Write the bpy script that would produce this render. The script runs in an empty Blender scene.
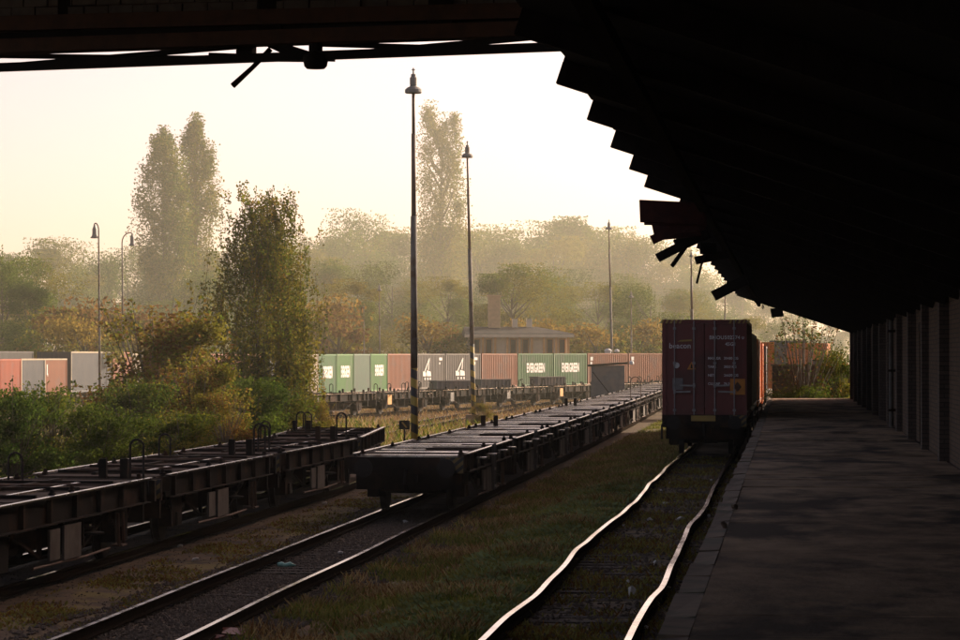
import bpy, math, random
import numpy as np
from mathutils import Vector, Matrix

SC = bpy.context.scene
COL = SC.collection
R = math.radians
random.seed(7)
RNG = np.random.default_rng(7)

# ------------------------------------------------------------------ camera
YAW, PITCH, FPX, HCAM = R(6.06), R(0.711), 2900.0, 2.9
cam = bpy.data.cameras.new('camera')
cam.lens = FPX / 960 * 36; cam.sensor_width = 36
cam.clip_start = 0.1; cam.clip_end = 6000
camo = bpy.data.objects.new('camera', cam); COL.objects.link(camo)
camo.location = (0, 0, HCAM); camo.rotation_euler = (R(90) + PITCH, 0, YAW)
SC.camera = camo
# ------------------------------------------------------------------ sky, sun, exposure
SUN_AZ, SUN_EL = R(44), R(22)
w = bpy.data.worlds.new('World'); SC.world = w; w.use_nodes = True
nt = w.node_tree; nt.nodes.clear()
sky = nt.nodes.new('ShaderNodeTexSky'); sky.sky_type = 'NISHITA'; sky.sun_disc = False
sky.sun_elevation = SUN_EL; sky.sun_rotation = SUN_AZ
sky.air_density = 0.4; sky.dust_density = 2.5; sky.ozone_density = 0.6; sky.altitude = 0
tint = nt.nodes.new('ShaderNodeMix'); tint.data_type = 'RGBA'; tint.blend_type = 'MULTIPLY'
tint.inputs[0].default_value = 1.0; tint.inputs[7].default_value = (1.0, 0.735, 0.60, 1)
bg = nt.nodes.new('ShaderNodeBackground'); bg.inputs[1].default_value = 0.15
wo = nt.nodes.new('ShaderNodeOutputWorld')
nt.links.new(sky.outputs[0], tint.inputs[6]); nt.links.new(tint.outputs[2], bg.inputs[0])
nt.links.new(bg.outputs[0], wo.inputs[0])
sl = bpy.data.lights.new('sun', 'SUN'); sl.energy = 3.5; sl.angle = R(0.6); sl.color = (1.0, 0.89, 0.70)
so = bpy.data.objects.new('sun', sl); COL.objects.link(so)
SD = Vector((math.sin(SUN_AZ) * math.cos(SUN_EL), math.cos(SUN_AZ) * math.cos(SUN_EL), math.sin(SUN_EL)))
so.rotation_euler = (-SD).to_track_quat('-Z', 'Y').to_euler(); so.location = (30, 60, 60)
SC.view_settings.view_transform = 'Standard'; SC.view_settings.look = 'None'
SC.view_settings.exposure = 1.1; SC.view_settings.gamma = 1.0
HAZE_DENSITY, HAZE_ANISO, HAZE_COLOR = 0.0004, 0.5, (1.0, 0.97, 0.76, 1)

# ------------------------------------------------------------------ helpers
_right = Vector((math.cos(YAW), math.sin(YAW), 0))
_fwd = Vector((-math.sin(YAW) * math.cos(PITCH), math.cos(YAW) * math.cos(PITCH), math.sin(PITCH)))
_up = _right.cross(_fwd)
def P(x, y, d):
    """a point of the place: photo pixel and metres of depth"""
    return Vector((0, 0, HCAM)) + _fwd * d + _right * ((x - 480) / FPX * d) + _up * ((320 - y) / FPX * d)

class MB:
    def __init__(s): s.v = []; s.f = []; s.m = []
    def add(s, vs, fs, mi=0):
        b = len(s.v); s.v += [tuple(v) for v in vs]
        s.f += [tuple(i + b for i in f) for f in fs]; s.m += [mi] * len(fs); return s
    def box(s, x0, x1, y0, y1, z0, z1, mi=0, M=None):
        vs = [(x0,y0,z0),(x1,y0,z0),(x1,y1,z0),(x0,y1,z0),(x0,y0,z1),(x1,y0,z1),(x1,y1,z1),(x0,y1,z1)]
        if M is not None: vs = [M @ Vector(v) for v in vs]
        return s.add(vs, [(0,3,2,1),(4,5,6,7),(0,1,5,4),(1,2,6,5),(2,3,7,6),(3,0,4,7)], mi)
    def bar(s, p0, p1, wx, wz, mi=0, up=(0,0,1)):
        """rectangular bar between two points"""
        p0, p1 = Vector(p0), Vector(p1); d = (p1 - p0).normalized(); u = Vector(up)
        if abs(d.dot(u)) > 0.98: u = Vector((0, 1, 0))
        x = d.cross(u).normalized(); z = x.cross(d).normalized()
        vs = []
        for p in (p0, p1):
            for a, b in ((-1,-1),(1,-1),(1,1),(-1,1)): vs.append(p + x * (a*wx/2) + z * (b*wz/2))
        return s.add(vs, [(3,2,1,0),(4,5,6,7),(0,1,5,4),(1,2,6,5),(2,3,7,6),(3,0,4,7)], mi)
    def tube(s, pts, rs, n=8, mi=0, cap=True):
        pts = [Vector(p) for p in pts]
        if not hasattr(rs, '__len__'): rs = [rs] * len(pts)
        vs = []; fs = []
        ref = None
        for i, p in enumerate(pts):
            d = (pts[min(i+1, len(pts)-1)] - pts[max(i-1, 0)])
            d = d.normalized() if d.length > 1e-9 else Vector((0,0,1))
            if ref is None: ref = Vector((1,0,0)) if abs(d.x) < 0.9 else Vector((0,1,0))
            x = (ref - d * ref.dot(d)).normalized(); y = d.cross(x); ref = x
            for k in range(n):
                a = 2*math.pi*k/n; vs.append(p + (x*math.cos(a) + y*math.sin(a)) * rs[i])
        for i in range(len(pts)-1):
            for k in range(n):
                a, b = i*n+k, i*n+(k+1) % n; fs.append((a, b, b+n, a+n))
        if cap:
            fs.append(tuple(range(n-1, -1, -1))); q = (len(pts)-1)*n; fs.append(tuple(range(q, q+n)))
        return s.add(vs, fs, mi)
    def lathe(s, c, prof, n=12, mi=0):
        c = Vector(c)
        return s.tube([c + Vector((0,0,z)) for r, z in prof], [max(r, 1e-3) for r, z in prof], n, mi)
    def poly(s, pts, vec, mi=0):
        """flat outline given depth along vec"""
        n = len(pts); vec = Vector(vec); vs = [Vector(p) for p in pts] + [Vector(p) + vec for p in pts]
        fs = [tuple(range(n)), tuple(range(2*n-1, n-1, -1))] + [(i, i+n, (i+1) % n + n, (i+1) % n) for i in range(n)]
        return s.add(vs, fs, mi)
    def mesh(s, name, mats, smooth=False):
        me = bpy.data.meshes.new(name); me.from_pydata(s.v, [], s.f)
        for m in (mats if isinstance(mats, (list, tuple)) else [mats]): me.materials.append(m)
        if any(s.m): me.polygons.foreach_set('material_index', s.m)
        if smooth: me.polygons.foreach_set('use_smooth', [True]*len(s.f))
        me.update(); return me
    def obj(s, name, mats, parent=None, smooth=False):
        return link(name, s.mesh(name, mats, smooth), parent)

def link(name, me, parent=None, loc=None, rot=None, scale=None):
    o = bpy.data.objects.new(name, me); COL.objects.link(o)
    if parent is not None: o.parent = parent
    if loc is not None: o.location = loc
    if rot is not None: o.rotation_euler = rot
    if scale is not None: o.scale = scale if hasattr(scale, '__len__') else (scale,)*3
    return o
def tag(o, label=None, cat=None, group=None, kind=None):
    if label: o['label'] = label
    if cat: o['category'] = cat
    if group: o['group'] = group
    if kind: o['kind'] = kind
    return o
def thing(name, label, cat, loc=(0,0,0), rz=0.0, group=None):
    o = link(name, None, None, loc, (0,0,rz)); o.empty_display_size = 0.3
    return tag(o, label, cat, group)
def copy_tree(o, parent=None, skip=()):
    c = o.copy(); COL.objects.link(c)
    if parent is not None: c.parent = parent
    for ch in o.children:
        if ch.name.split('.')[0] not in skip: copy_tree(ch, c, skip)
    return c
def quads(name, verts, mats, mi=None, parent=None):
    """many loose quads, verts (N*4,3)"""
    n = len(verts) // 4
    me = bpy.data.meshes.new(name)
    me.vertices.add(n*4); me.vertices.foreach_set('co', np.ascontiguousarray(verts, dtype=np.float32).ravel())
    me.loops.add(n*4); me.loops.foreach_set('vertex_index', np.arange(n*4, dtype=np.int32))
    me.polygons.add(n); me.polygons.foreach_set('loop_start', np.arange(n, dtype=np.int32)*4)
    try: me.polygons.foreach_set('loop_total', np.full(n, 4, dtype=np.int32))
    except Exception: pass
    for m in (mats if isinstance(mats, (list, tuple)) else [mats]): me.materials.append(m)
    if mi is not None: me.polygons.foreach_set('material_index', np.asarray(mi, dtype=np.int32))
    me.update(calc_edges=True); me.validate()
    return me

# ------------------------------------------------------------------ materials
def mat(name, c1, c2=None, rough=0.8, metal=0.0, scale=6.0, bump=0.0, bscale=None, stretch=(1,1,1), spec=0.5, r2=None, dirt=None, dscale=1.2):
    """base colour varied by noise between c1 and c2 (grain), an optional second stain colour, fine relief"""
    m = bpy.data.materials.new(name); m.use_nodes = True; t = m.node_tree; b = t.nodes['Principled BSDF']
    b.inputs['Roughness'].default_value = rough; b.inputs['Metallic'].default_value = metal
    b.inputs['Specular IOR Level'].default_value = spec
    geo = t.nodes.new('ShaderNodeNewGeometry'); mp = t.nodes.new('ShaderNodeMapping'); mp.inputs[3].default_value = stretch
    t.links.new(geo.outputs['Position'], mp.inputs[0])
    def noise(sc, det=5):
        n = t.nodes.new('ShaderNodeTexNoise'); n.inputs['Scale'].default_value = sc; n.inputs['Detail'].default_value = det
        n.inputs['Roughness'].default_value = 0.62; t.links.new(mp.outputs[0], n.inputs['Vector']); return n
    def mixc(f, a, bb):
        x = t.nodes.new('ShaderNodeMix'); x.data_type = 'RGBA'
        if f is not None: t.links.new(f, x.inputs[0])
        for sock, val in ((x.inputs[6], a), (x.inputs[7], bb)):
            if isinstance(val, tuple): sock.default_value = (*val, 1)
            else: t.links.new(val, sock)
        return x.outputs[2]
    def ramp(src, lo, hi):
        r = t.nodes.new('ShaderNodeMapRange'); r.inputs[1].default_value = lo; r.inputs[2].default_value = hi
        t.links.new(src, r.inputs[0]); return r.outputs[0]
    n1 = noise(scale)
    col = mixc(ramp(n1.outputs[0], 0.35, 0.65), c1, c2 or c1)
    if dirt:
        n2 = noise(dscale, 7); col = mixc(ramp(n2.outputs[0], 0.5, 0.62), col, dirt)
    t.links.new(col, b.inputs['Base Color'])
    if r2 is not None:
        rr = t.nodes.new('ShaderNodeMapRange'); rr.inputs[1].default_value = 0.35; rr.inputs[2].default_value = 0.65
        rr.inputs[3].default_value = rough; rr.inputs[4].default_value = r2
        t.links.new(noise(scale*0.7).outputs[0], rr.inputs[0]); t.links.new(rr.outputs[0], b.inputs['Roughness'])
    if bump:
        bp = t.nodes.new('ShaderNodeBump'); bp.inputs['Strength'].default_value = 0.6; bp.inputs['Distance'].default_value = bump
        t.links.new(noise(bscale or scale*2).outputs[0], bp.inputs['Height']); t.links.new(bp.outputs[0], b.inputs['Normal'])
    return m
def leafmat(name, c, tr=0.48, var=0.35):
    m = bpy.data.materials.new(name); m.use_nodes = True; t = m.node_tree; t.nodes.clear()
    out = t.nodes.new('ShaderNodeOutputMaterial'); d = t.nodes.new('ShaderNodeBsdfDiffuse'); tl = t.nodes.new('ShaderNodeBsdfTranslucent')
    mx = t.nodes.new('ShaderNodeMixShader'); mx.inputs[0].default_value = tr
    oi = t.nodes.new('ShaderNodeObjectInfo'); hs = t.nodes.new('ShaderNodeHueSaturation'); hs.inputs['Color'].default_value = (*c, 1)
    geo = t.nodes.new('ShaderNodeNewGeometry'); nz = t.nodes.new('ShaderNodeTexNoise'); nz.inputs['Scale'].default_value = 0.9
    t.links.new(geo.outputs['Position'], nz.inputs['Vector'])
    r = t.nodes.new('ShaderNodeMapRange'); r.inputs[3].default_value = 0.49; r.inputs[4].default_value = 0.515
    t.links.new(oi.outputs['Random'], r.inputs[0]); t.links.new(r.outputs[0], hs.inputs['Hue'])
    v = t.nodes.new('ShaderNodeMapRange'); v.inputs[1].default_value = 0.3; v.inputs[2].default_value = 0.7
    v.inputs[3].default_value = 1-var; v.inputs[4].default_value = 1+var
    t.links.new(nz.outputs[0], v.inputs[0]); t.links.new(v.outputs[0], hs.inputs['Value'])
    for s in (d, tl): t.links.new(hs.outputs[0], s.inputs[0])
    t.links.new(d.outputs[0], mx.inputs[1]); t.links.new(tl.outputs[0], mx.inputs[2]); t.links.new(mx.outputs[0], out.inputs[0])
    return m
def stripes(name, c1, c2, period, axis=(0,0,1), rough=0.6):
    """painted hazard stripes"""
    m = mat(name, c1, tuple(x*0.8 for x in c1), rough); t = m.node_tree; b = t.nodes['Principled BSDF']
    tc = t.nodes.new('ShaderNodeTexCoord'); dp = t.nodes.new('ShaderNodeVectorMath'); dp.operation = 'DOT_PRODUCT'
    dp.inputs[1].default_value = tuple(a/period for a in axis); t.links.new(tc.outputs['Object'], dp.inputs[0])
    fr = t.nodes.new('ShaderNodeMath'); fr.operation = 'FRACT'; t.links.new(dp.outputs['Value'], fr.inputs[0])
    gt = t.nodes.new('ShaderNodeMath'); gt.operation = 'GREATER_THAN'; gt.inputs[1].default_value = 0.5; t.links.new(fr.outputs[0], gt.inputs[0])
    x = t.nodes.new('ShaderNodeMix'); x.data_type = 'RGBA'; t.links.new(gt.outputs[0], x.inputs[0])
    old = b.inputs['Base Color'].links[0].from_socket; t.links.new(old, x.inputs[6]); x.inputs[7].default_value = (*c2, 1)
    t.links.new(x.outputs[2], b.inputs['Base Color']); return m

M = {}
M['rail'] = mat('rail_steel', (0.016,0.012,0.009), (0.028,0.02,0.015), 0.9, 0.0, 9, spec=0.0)
M['rail_head'] = mat('polished_rail_head', (0.55,0.50,0.45), (0.42,0.37,0.32), 0.11, 1.0, 4, r2=0.2)
M['sleeper'] = mat('sleeper_wood', (0.04,0.032,0.025), (0.075,0.06,0.047), 0.9, 0, 8, 0.012, stretch=(1,6,1), spec=0.15)
M['steel'] = mat('dark_wagon_steel', (0.008,0.007,0.006), (0.016,0.012,0.010), 0.75, 0.0, 5, 0.003, dirt=(0.040,0.021,0.012), spec=0.06)
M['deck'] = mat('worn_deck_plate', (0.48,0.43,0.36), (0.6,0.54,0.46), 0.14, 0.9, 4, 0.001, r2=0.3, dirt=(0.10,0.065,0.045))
M['deckwood'] = mat('worn_deck_board', (0.036,0.024,0.017), (0.07,0.047,0.033), 0.85, 0.0, 4, 0.006, r2=0.7, dirt=(0.022,0.015,0.011), stretch=(1,5,1), spec=0.05)
M['rust'] = mat('rusty_steel', (0.10,0.046,0.022), (0.06,0.03,0.016), 0.75, 0, 7, 0.002)
M['greypanel'] = mat('grey_painted_plate', (0.10,0.085,0.068), (0.06,0.05,0.042), 0.7, 0, 4, dirt=(0.04,0.028,0.02))
M['galv'] = mat('galvanised_steel', (0.27,0.255,0.235), (0.18,0.17,0.155), 0.5, 0.0, 6)
M['white'] = mat('white_paint', (0.72,0.70,0.66), (0.6,0.57,0.52), 0.6, 0, 5)
M['concrete'] = mat('platform_concrete', (0.13,0.088,0.056), (0.38,0.265,0.17), 0.85, 0, 1.3, 0.03, 5, (1.2,.55,1), 0.12, dirt=(0.045,0.033,0.025), dscale=0.6)
M['coping'] = mat('coping_stone', (0.15,0.10,0.063), (0.10,0.068,0.043), 0.8, 0, 5, 0.01, 12, dirt=(0.05,0.05,0.025))
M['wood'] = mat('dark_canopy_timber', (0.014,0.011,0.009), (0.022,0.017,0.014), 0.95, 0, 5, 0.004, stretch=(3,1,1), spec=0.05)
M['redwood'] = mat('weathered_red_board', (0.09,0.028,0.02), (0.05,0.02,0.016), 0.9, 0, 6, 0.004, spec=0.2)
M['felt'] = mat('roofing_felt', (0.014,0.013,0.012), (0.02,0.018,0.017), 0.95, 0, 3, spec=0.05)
M['castiron'] = mat('dark_cast_steel', (0.015,0.013,0.012), (0.026,0.021,0.018), 0.65, 0, 6, spec=0.15)
M['mast'] = mat('grey_mast_paint', (0.15,0.13,0.11), (0.20,0.175,0.15), 0.7, 0, 3, dirt=(0.11,0.068,0.043), spec=.15)
M['mastdark'] = mat('rusty_mast_paint', (0.15,0.085,0.06), (0.10,0.06,0.045), 0.65, 0, 5)
M['hazard'] = stripes('yellow_black_bands', (0.42,0.29,0.04), (0.025,0.022,0.02), 0.62, (0.45,0,1))
M['hazplate'] = stripes('yellow_black_plate', (0.20,0.13,0.03), (0.02,0.018,0.016), 0.17, (0.8,0,-1))
M['blue'] = mat('blue_paint_band', (0.05,0.22,0.42), (0.04,0.17,0.33), 0.6, 0, 5)
M['plaster'] = mat('pale_plaster', (0.72,0.62,0.45), (0.62,0.52,0.38), 0.85, 0, 2)
M['orangeplaster'] = mat('ochre_plaster', (0.62,0.33,0.12), (0.5,0.27,0.1), 0.85, 0, 2)
M['roofgrey'] = mat('grey_roof_sheet', (0.05,0.045,0.04), (0.08,0.07,0.065), 0.85, 0, 2, spec=.1)
M['glass'] = mat('dark_window_glass', (0.03,0.035,0.04), None, 0.12, 0, 3)
M['hut'] = mat('grey_hut_sheet', (0.12,0.115,0.11), (0.17,0.16,0.15), 0.7, 0, 2, dirt=(0.2,0.17,0.14))
M['stone'] = mat('ballast_stone', (0.052,0.035,0.022), (0.105,0.075,0.05), 0.85, 0, 11)
M['bark'] = mat('grey_brown_bark', (0.06,0.045,0.032), (0.10,0.08,0.06), 0.9, 0, 8, 0.01)
M['birchbark'] = mat('pale_birch_bark', (0.42,0.39,0.34), (0.12,0.1,0.08), 0.8, 0, 3, 0.004)
M['yellow'] = mat('yellow_paint', (0.34,0.22,0.04), (0.26,0.17,0.04), 0.6, 0, 5)
M['orangesign'] = mat('orange_label', (0.5,0.19,0.02), (0.4,0.15,0.02), 0.6, 0, 5)
M['lamp'] = mat('lamp_housing', (0.17,0.155,0.14), (0.22,0.2,0.185), 0.55, 0, 4)
M['plastic'] = mat('pale_green_plastic', (0.35,0.62,0.5), (0.25,0.5,0.4), 0.35, 0, 5)
M['paper'] = mat('dirty_white_paper', (0.6,0.56,0.5), (0.4,0.37,0.33), 0.8, 0, 8)
M['redsheet'] = mat('rusty_red_sheet', (0.28,0.085,0.06), (0.17,0.06,0.045), 0.55, 0, 7, 0.003)
L = {
 'dark': leafmat('dark_green_leaves', (0.055,0.082,0.014)), 'mid': leafmat('mid_green_leaves', (0.100,0.128,0.018)),
 'olive': leafmat('olive_leaves', (0.165,0.145,0.020)), 'gold': leafmat('golden_leaves', (0.22,0.145,0.028)),
 'orange': leafmat('orange_leaves', (0.17,0.092,0.028)), 'brown': leafmat('brown_leaves', (0.15,0.075,0.022)),
 'grass': leafmat('grass_blades', (0.21,0.20,0.055), 0.35), 'weed': leafmat('nettle_leaves', (0.20,0.24,0.105), 0.3),
 'dry': leafmat('dry_red_grass', (0.27,0.165,0.075), 0.3), 'straw': leafmat('straw_grass', (0.36,0.27,0.12), 0.3),
 'moss': leafmat('yellow_moss', (0.22,0.175,0.04), 0.2)}

# ------------------------------------------------------------------ where the tracks run
def smooth(t): t = max(0.0, min(1.0, t)); return t*t*(3-2*t)
def xm(y): return -7.9 - 0.0045*(y-34) - (0.5*((y-100)/100)**2 if y > 100 else 0)
def xl(y): return -12.05 - 6.1*smooth((y-72)/50)
ZL = -0.44                                   # rail top of the lower yard tracks; the platform track's is 0
def project(p):
    v = Vector(p) - Vector((0,0,HCAM)); d = v.dot(_fwd)
    return 480 + v.dot(_right)/d*FPX, 320 - v.dot(_up)/d*FPX, d
def walk(start, z, targets, step):
    """headings of a curving row of equal containers whose joints are seen at these picture columns"""
    pts = [Vector(start)]; h = 0.0
    for t in targets:
        lo, hi = -0.3, 1.3
        for _ in range(40):
            mid = (lo+hi)/2; q = pts[-1] + Vector((math.sin(mid), math.cos(mid), 0))*step
            if project((q.x, q.y, z))[0] < t: lo = mid
            else: hi = mid
        pts.append(pts[-1] + Vector((math.sin(lo), math.cos(lo), 0))*step)
    return pts
s0 = P(319, 370, 177)
ROW = walk((s0.x, s0.y, 0), 1.5, [337, 354.3, 371, 388, 414.5, 446, 482, 518.5, 554, 588, 629, 670, 715], 6.3)
back = [ROW[0] - Vector((0.0, 6.3*k, 0)) for k in range(6, 0, -1)]
ROWALL = back + ROW
def along(pts, z0=None):
    """point and heading at a length along a polyline"""
    L_ = [0.0]
    for a, b in zip(pts, pts[1:]): L_.append(L_[-1] + (b-a).length)
    def f(s):
        s = max(0.0, min(L_[-1]-1e-4, s)); i = max(k for k in range(len(pts)-1) if L_[k] <= s)
        a, b = pts[i], pts[i+1]; q = a + (b-a)*((s-L_[i])/(L_[i+1]-L_[i])); d = b-a
        return q, math.atan2(-d.x, d.y)
    return f, L_[-1]
BGLINE = [Vector((-30.2, 128, 0)), Vector((-28.5, 142, 0)), Vector((-25.4, 159, 0)), Vector((-20.6, 184, 0)), Vector((-14.9, 210, 0)), Vector((-8.0, 238, 0)), Vector((-0.5, 262, 0))]

# ------------------------------------------------------------------ ground
_ph = RNG.uniform(0, 6.28, (14, 2)); _fr = RNG.uniform(0.25, 3.2, 14); _an = RNG.uniform(0, 6.28, 14)
def bumps(x, y):
    z = 0
    for k in range(14):
        z = z + np.sin(_fr[k]*(x*np.cos(_an[k]) + y*np.sin(_an[k])) + _ph[k,0]) / (1+_fr[k])
    return z*0.022
def gz(x, y):
    x = np.asarray(x, float); y = np.asarray(y, float)
    t = np.clip((x+6.3)/2.6, 0, 1); t = t*t*(3-2*t)
    far = np.clip((y-60)/80, 0, 1)
    base = -0.64 + 0.44*t
    calm = np.where((np.abs(x+2.38) < 1.3) | (np.abs(x+7.95) < 1.4) | (np.abs(x+12.05) < 1.4), 0.35, 1.0)
    return base + bumps(x, y)*calm*np.clip(1.2-far*0.4, .5, 1.5)
def gzf(x, y): return float(gz(x, y))
xs = np.unique(np.concatenate([np.linspace(-1600,-120,8), np.linspace(-120,-20,26), np.linspace(-20,-0.4,110), np.linspace(-0.4,20,12), np.linspace(20,1600,9)]))
ys = np.unique(np.concatenate([np.linspace(-300,5,6), np.linspace(5,120,330), np.linspace(120,280,60), np.linspace(280,1600,10)]))
X, Y = np.meshgrid(xs, ys); Z = gz(X, Y)
me = bpy.data.meshes.new('ground')
nx, ny = len(xs), len(ys)
idx = np.arange(nx*ny).reshape(ny, nx)
f = np.stack([idx[:-1,:-1], idx[:-1,1:], idx[1:,1:], idx[1:,:-1]], -1).reshape(-1, 4)
me.from_pydata(np.stack([X, Y, Z], -1).reshape(-1, 3).tolist(), [], f.tolist())
me.polygons.foreach_set('use_smooth', [True]*len(f))
def ground_material():
    m = mat('yard_ground', (0.085,0.058,0.036), (0.14,0.098,0.06), 0.9, 0, 16, 0.03, 22, dirt=(0.05,0.04,0.03), dscale=1.5, spec=0.15)
    t = m.node_tree; b = t.nodes['Principled BSDF']; old = b.inputs['Base Color'].links[0].from_socket
    geo = t.nodes.new('ShaderNodeNewGeometry'); sx = t.nodes.new('ShaderNodeSeparateXYZ'); t.links.new(geo.outputs['Position'], sx.inputs[0])
    def noise(s, det=6):
        n = t.nodes.new('ShaderNodeTexNoise'); n.inputs['Scale'].default_value = s; n.inputs['Detail'].default_value = det
        n.inputs['Roughness'].default_value = 0.65; t.links.new(geo.outputs['Position'], n.inputs['Vector']); return n.outputs[0]
    def rng(s, a, bb, c=0.0, d=1.0):
        r = t.nodes.new('ShaderNodeMapRange'); r.interpolation_type = 'SMOOTHSTEP'
        r.inputs[1].default_value = a; r.inputs[2].default_value = bb; r.inputs[3].default_value = c; r.inputs[4].default_value = d
        t.links.new(s, r.inputs[0]); return r.outputs[0]
    def mul(a, bb):
        x = t.nodes.new('ShaderNodeMath'); x.operation = 'MULTIPLY'; t.links.new(a, x.inputs[0]); t.links.new(bb, x.inputs[1]); return x.outputs[0]
    def mix(fac, a, c):
        x = t.nodes.new('ShaderNodeMix'); x.data_type = 'RGBA'; t.links.new(fac, x.inputs[0]); t.links.new(a, x.inputs[6])
        if isinstance(c, tuple): x.inputs[7].default_value = (*c, 1)
        else: t.links.new(c, x.inputs[7])
        return x.outputs[2]
    # strips where things grow: between middle and platform track, and between left and middle track
    strip1 = mul(rng(sx.outputs[0], -6.9, -6.3), rng(sx.outputs[0], -3.2, -3.7))
    strip2 = mul(rng(sx.outputs[0], -11.0, -10.4), rng(sx.outputs[0], -8.9, -9.5))
    bed = mul(rng(sx.outputs[0], -3.4, -3.0), rng(sx.outputs[0], -1.2, -1.6))
    c = old
    c = mix(mul(strip1, rng(noise(0.9), 0.40, 0.56)), c, (0.16,0.13,0.05))
    c = mix(mul(strip1, rng(noise(0.6, 4), 0.52, 0.62)), c, (0.18,0.105,0.055))
    c = mix(mul(strip2, rng(noise(1.1), 0.47, 0.60)), c, (0.17,0.13,0.045))
    c = mix(mul(bed, rng(noise(1.3), 0.42, 0.56)), c, (0.12,0.088,0.045))
    c = mix(mul(rng(sx.outputs[1], 125, 150), rng(noise(0.25), 0.4, 0.6)), c, (0.12,0.08,0.042))
    c = mix(mul(rng(sx.outputs[0], -13.5, -15.5), rng(noise(0.3), 0.35, 0.55)), c, (0.10,0.068,0.036))
    t.links.new(c, b.inputs['Base Color']); return m
me.materials.append(ground_material()); me.update()
tag(link('ground', me), kind='structure')

# ------------------------------------------------------------------ railway tracks
RAILPROF = [(-.07,0),(.07,0),(.07,.012),(.012,.03),(.012,.105),(.034,.118),(.036,.148),(-.036,.148),(-.034,.118),(-.012,.105),(-.012,.03),(-.07,.012)]
def rail_mesh(path, ztop):
    b = MB(); n = len(RAILPROF); vs = []
    for i, p in enumerate(path):
        a = path[max(i-1,0)]; c = path[min(i+1,len(path)-1)]; d = Vector((c[0]-a[0], c[1]-a[1], 0)).normalized(); r = Vector((d.y, -d.x, 0))
        dz = p[2] if len(p) > 2 else 0
        for u, v in RAILPROF: vs.append(Vector((p[0], p[1], ztop + dz - 0.148 + v)) + r*u)
    fs = []; mi = []
    for i in range(len(path)-1):
        for k in range(n):
            k2 = (k+1) % n; fs.append((i*n+k, i*n+k2, (i+1)*n+k2, (i+1)*n+k)); mi.append(1 if k in (6,) else 0)
    fs.append(tuple(range(n-1,-1,-1))); q = (len(path)-1)*n; fs.append(tuple(range(q, q+n))); mi += [0,0]
    b.v = [tuple(v) for v in vs]; b.f = fs; b.m = mi
    return b
def spline(pts, step=0.5):
    pts = sorted(pts, key=lambda p: p[1]); out = []
    for i in range(len(pts)-1):
        p0, p1, p2, p3 = pts[max(i-1,0)], pts[i], pts[i+1], pts[min(i+2,len(pts)-1)]
        n = max(1, int((p2[1]-p1[1])/step))
        for k in range(n):
            t = k/n; y = p1[1] + (p2[1]-p1[1])*t
            m1 = (p2[0]-p0[0])/max(p2[1]-p0[1], 1e-6)*(p2[1]-p1[1]); m2 = (p3[0]-p1[0])/max(p3[1]-p1[1], 1e-6)*(p2[1]-p1[1])
            x = (2*t**3-3*t**2+1)*p1[0] + (t**3-2*t**2+t)*m1 + (-2*t**3+3*t**2)*p2[0] + (t**3-t**2)*m2
            out.append((x, y))
    out.append(pts[-1]); return out
def rail_px(pxs):
    out = []
    for x, y in pxs:
        d = HCAM*FPX/(y-356.0); q = P(x, y, d); out.append((q.x, q.y))
    return out
LR = rail_px([(479.8,640),(521.5,603),(539,589.3),(551.7,575.5),(567.7,560.6),(577.4,546.9),(587.5,539.5),(600,527.5),(618.4,515.3),(637.5,497.5),(645.2,489),(650.8,481.6),(658,475.5),(666,467.5),(673,461),(684,451.6)])
RR = rail_px([(627.4,640),(641,611),(652.3,595),(661.4,585.8),(672,563),(680.2,544.6),(690,523.8),(701.2,511.6),(710.5,493.8),(715.6,482.5),(721.6,472),(727.4,461.9),(733.6,452.5)])
def ext(pts, xr):
    ymax = max(p[1] for p in pts); ymin = min(p[1] for p in pts)
    a = [(xr, y) for y in np.arange(ymax+12, 330, 10.0)]; b = [(xr, y) for y in np.arange(10, ymin-4, 5.0)]
    return spline(b + pts + a)
def sleepers(par, xc, zt, y0, y1, seed, wide=1.3):
    r = random.Random(seed); b = MB(); b.box(-wide, wide, -.125, .125, -.15, 0)
    # worn edges: small bevel by hand
    me_ = b.mesh('sleeper', M['sleeper']); y = y0; k = 0
    while y < y1:
        o = link('sleeper', me_, par, (xc(y)+r.uniform(-.06,.06), y, zt-0.15+r.uniform(-.012,.008)), (0, r.uniform(-.006,.006), r.uniform(-.03,.03)))
        y += 0.62 + r.uniform(-.03,.03); k += 1
def fasten(par, pathL, pathR, zt, y0, y1):
    pass
t = thing('railway_track', 'shining wavy railway track alongside the platform edge, leading to the dark container', 'railway track')
for pth, ph in ((ext(LR, -3.14), 0.3), (ext(RR, -1.64), 1.4)):
    pz = [(x, y, -0.012*(1+math.sin(y*0.55+ph)) - 0.008*(1+math.sin(y*1.3+2*ph))) for x, y in pth]
    rail_mesh(pz, 0).obj('rail', [M['rail'], M['rail_head']], t)
sleepers(t, lambda y: -2.38, -0.05, 22, 95, 3)
t = thing('railway_track', 'straight gravelled railway track running under the middle train of empty wagons', 'railway track')
for s in (-.75, .75):
    rail_mesh([(xm(y)+s + .012*math.sin(y*.4+s), y, .004*math.sin(y*.5)) for y in np.arange(12, 300, 1.5)], ZL).obj('rail', [M['rail'], M['rail_head']], t)
sleepers(t, xm, ZL-.055, 24, 70, 4)
t = thing('railway_track', 'dull railway track under the long low train of flat wagons at the left', 'railway track')
for s in (-.75, .75):
    rail_mesh([(xl(y)+s, y) for y in np.arange(20, 300, 1.5)], ZL).obj('rail', [M['rail'], M['rail_head']], t)
sleepers(t, xl, ZL-.075, 36, 80, 5)
def poly_track(label, pts, z):
    t = thing('railway_track', label, 'railway track'); fn, ln = along(pts)
    for s in (-.75, .75):
        pp = []
        for q in np.arange(0, ln, 3.0):
            p, h = fn(q); pp.append((p.x + math.cos(h)*s, p.y + math.sin(h)*s))
        rail_mesh(pp, z).obj('rail', [M['rail'], M['rail_head']], t)
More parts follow.
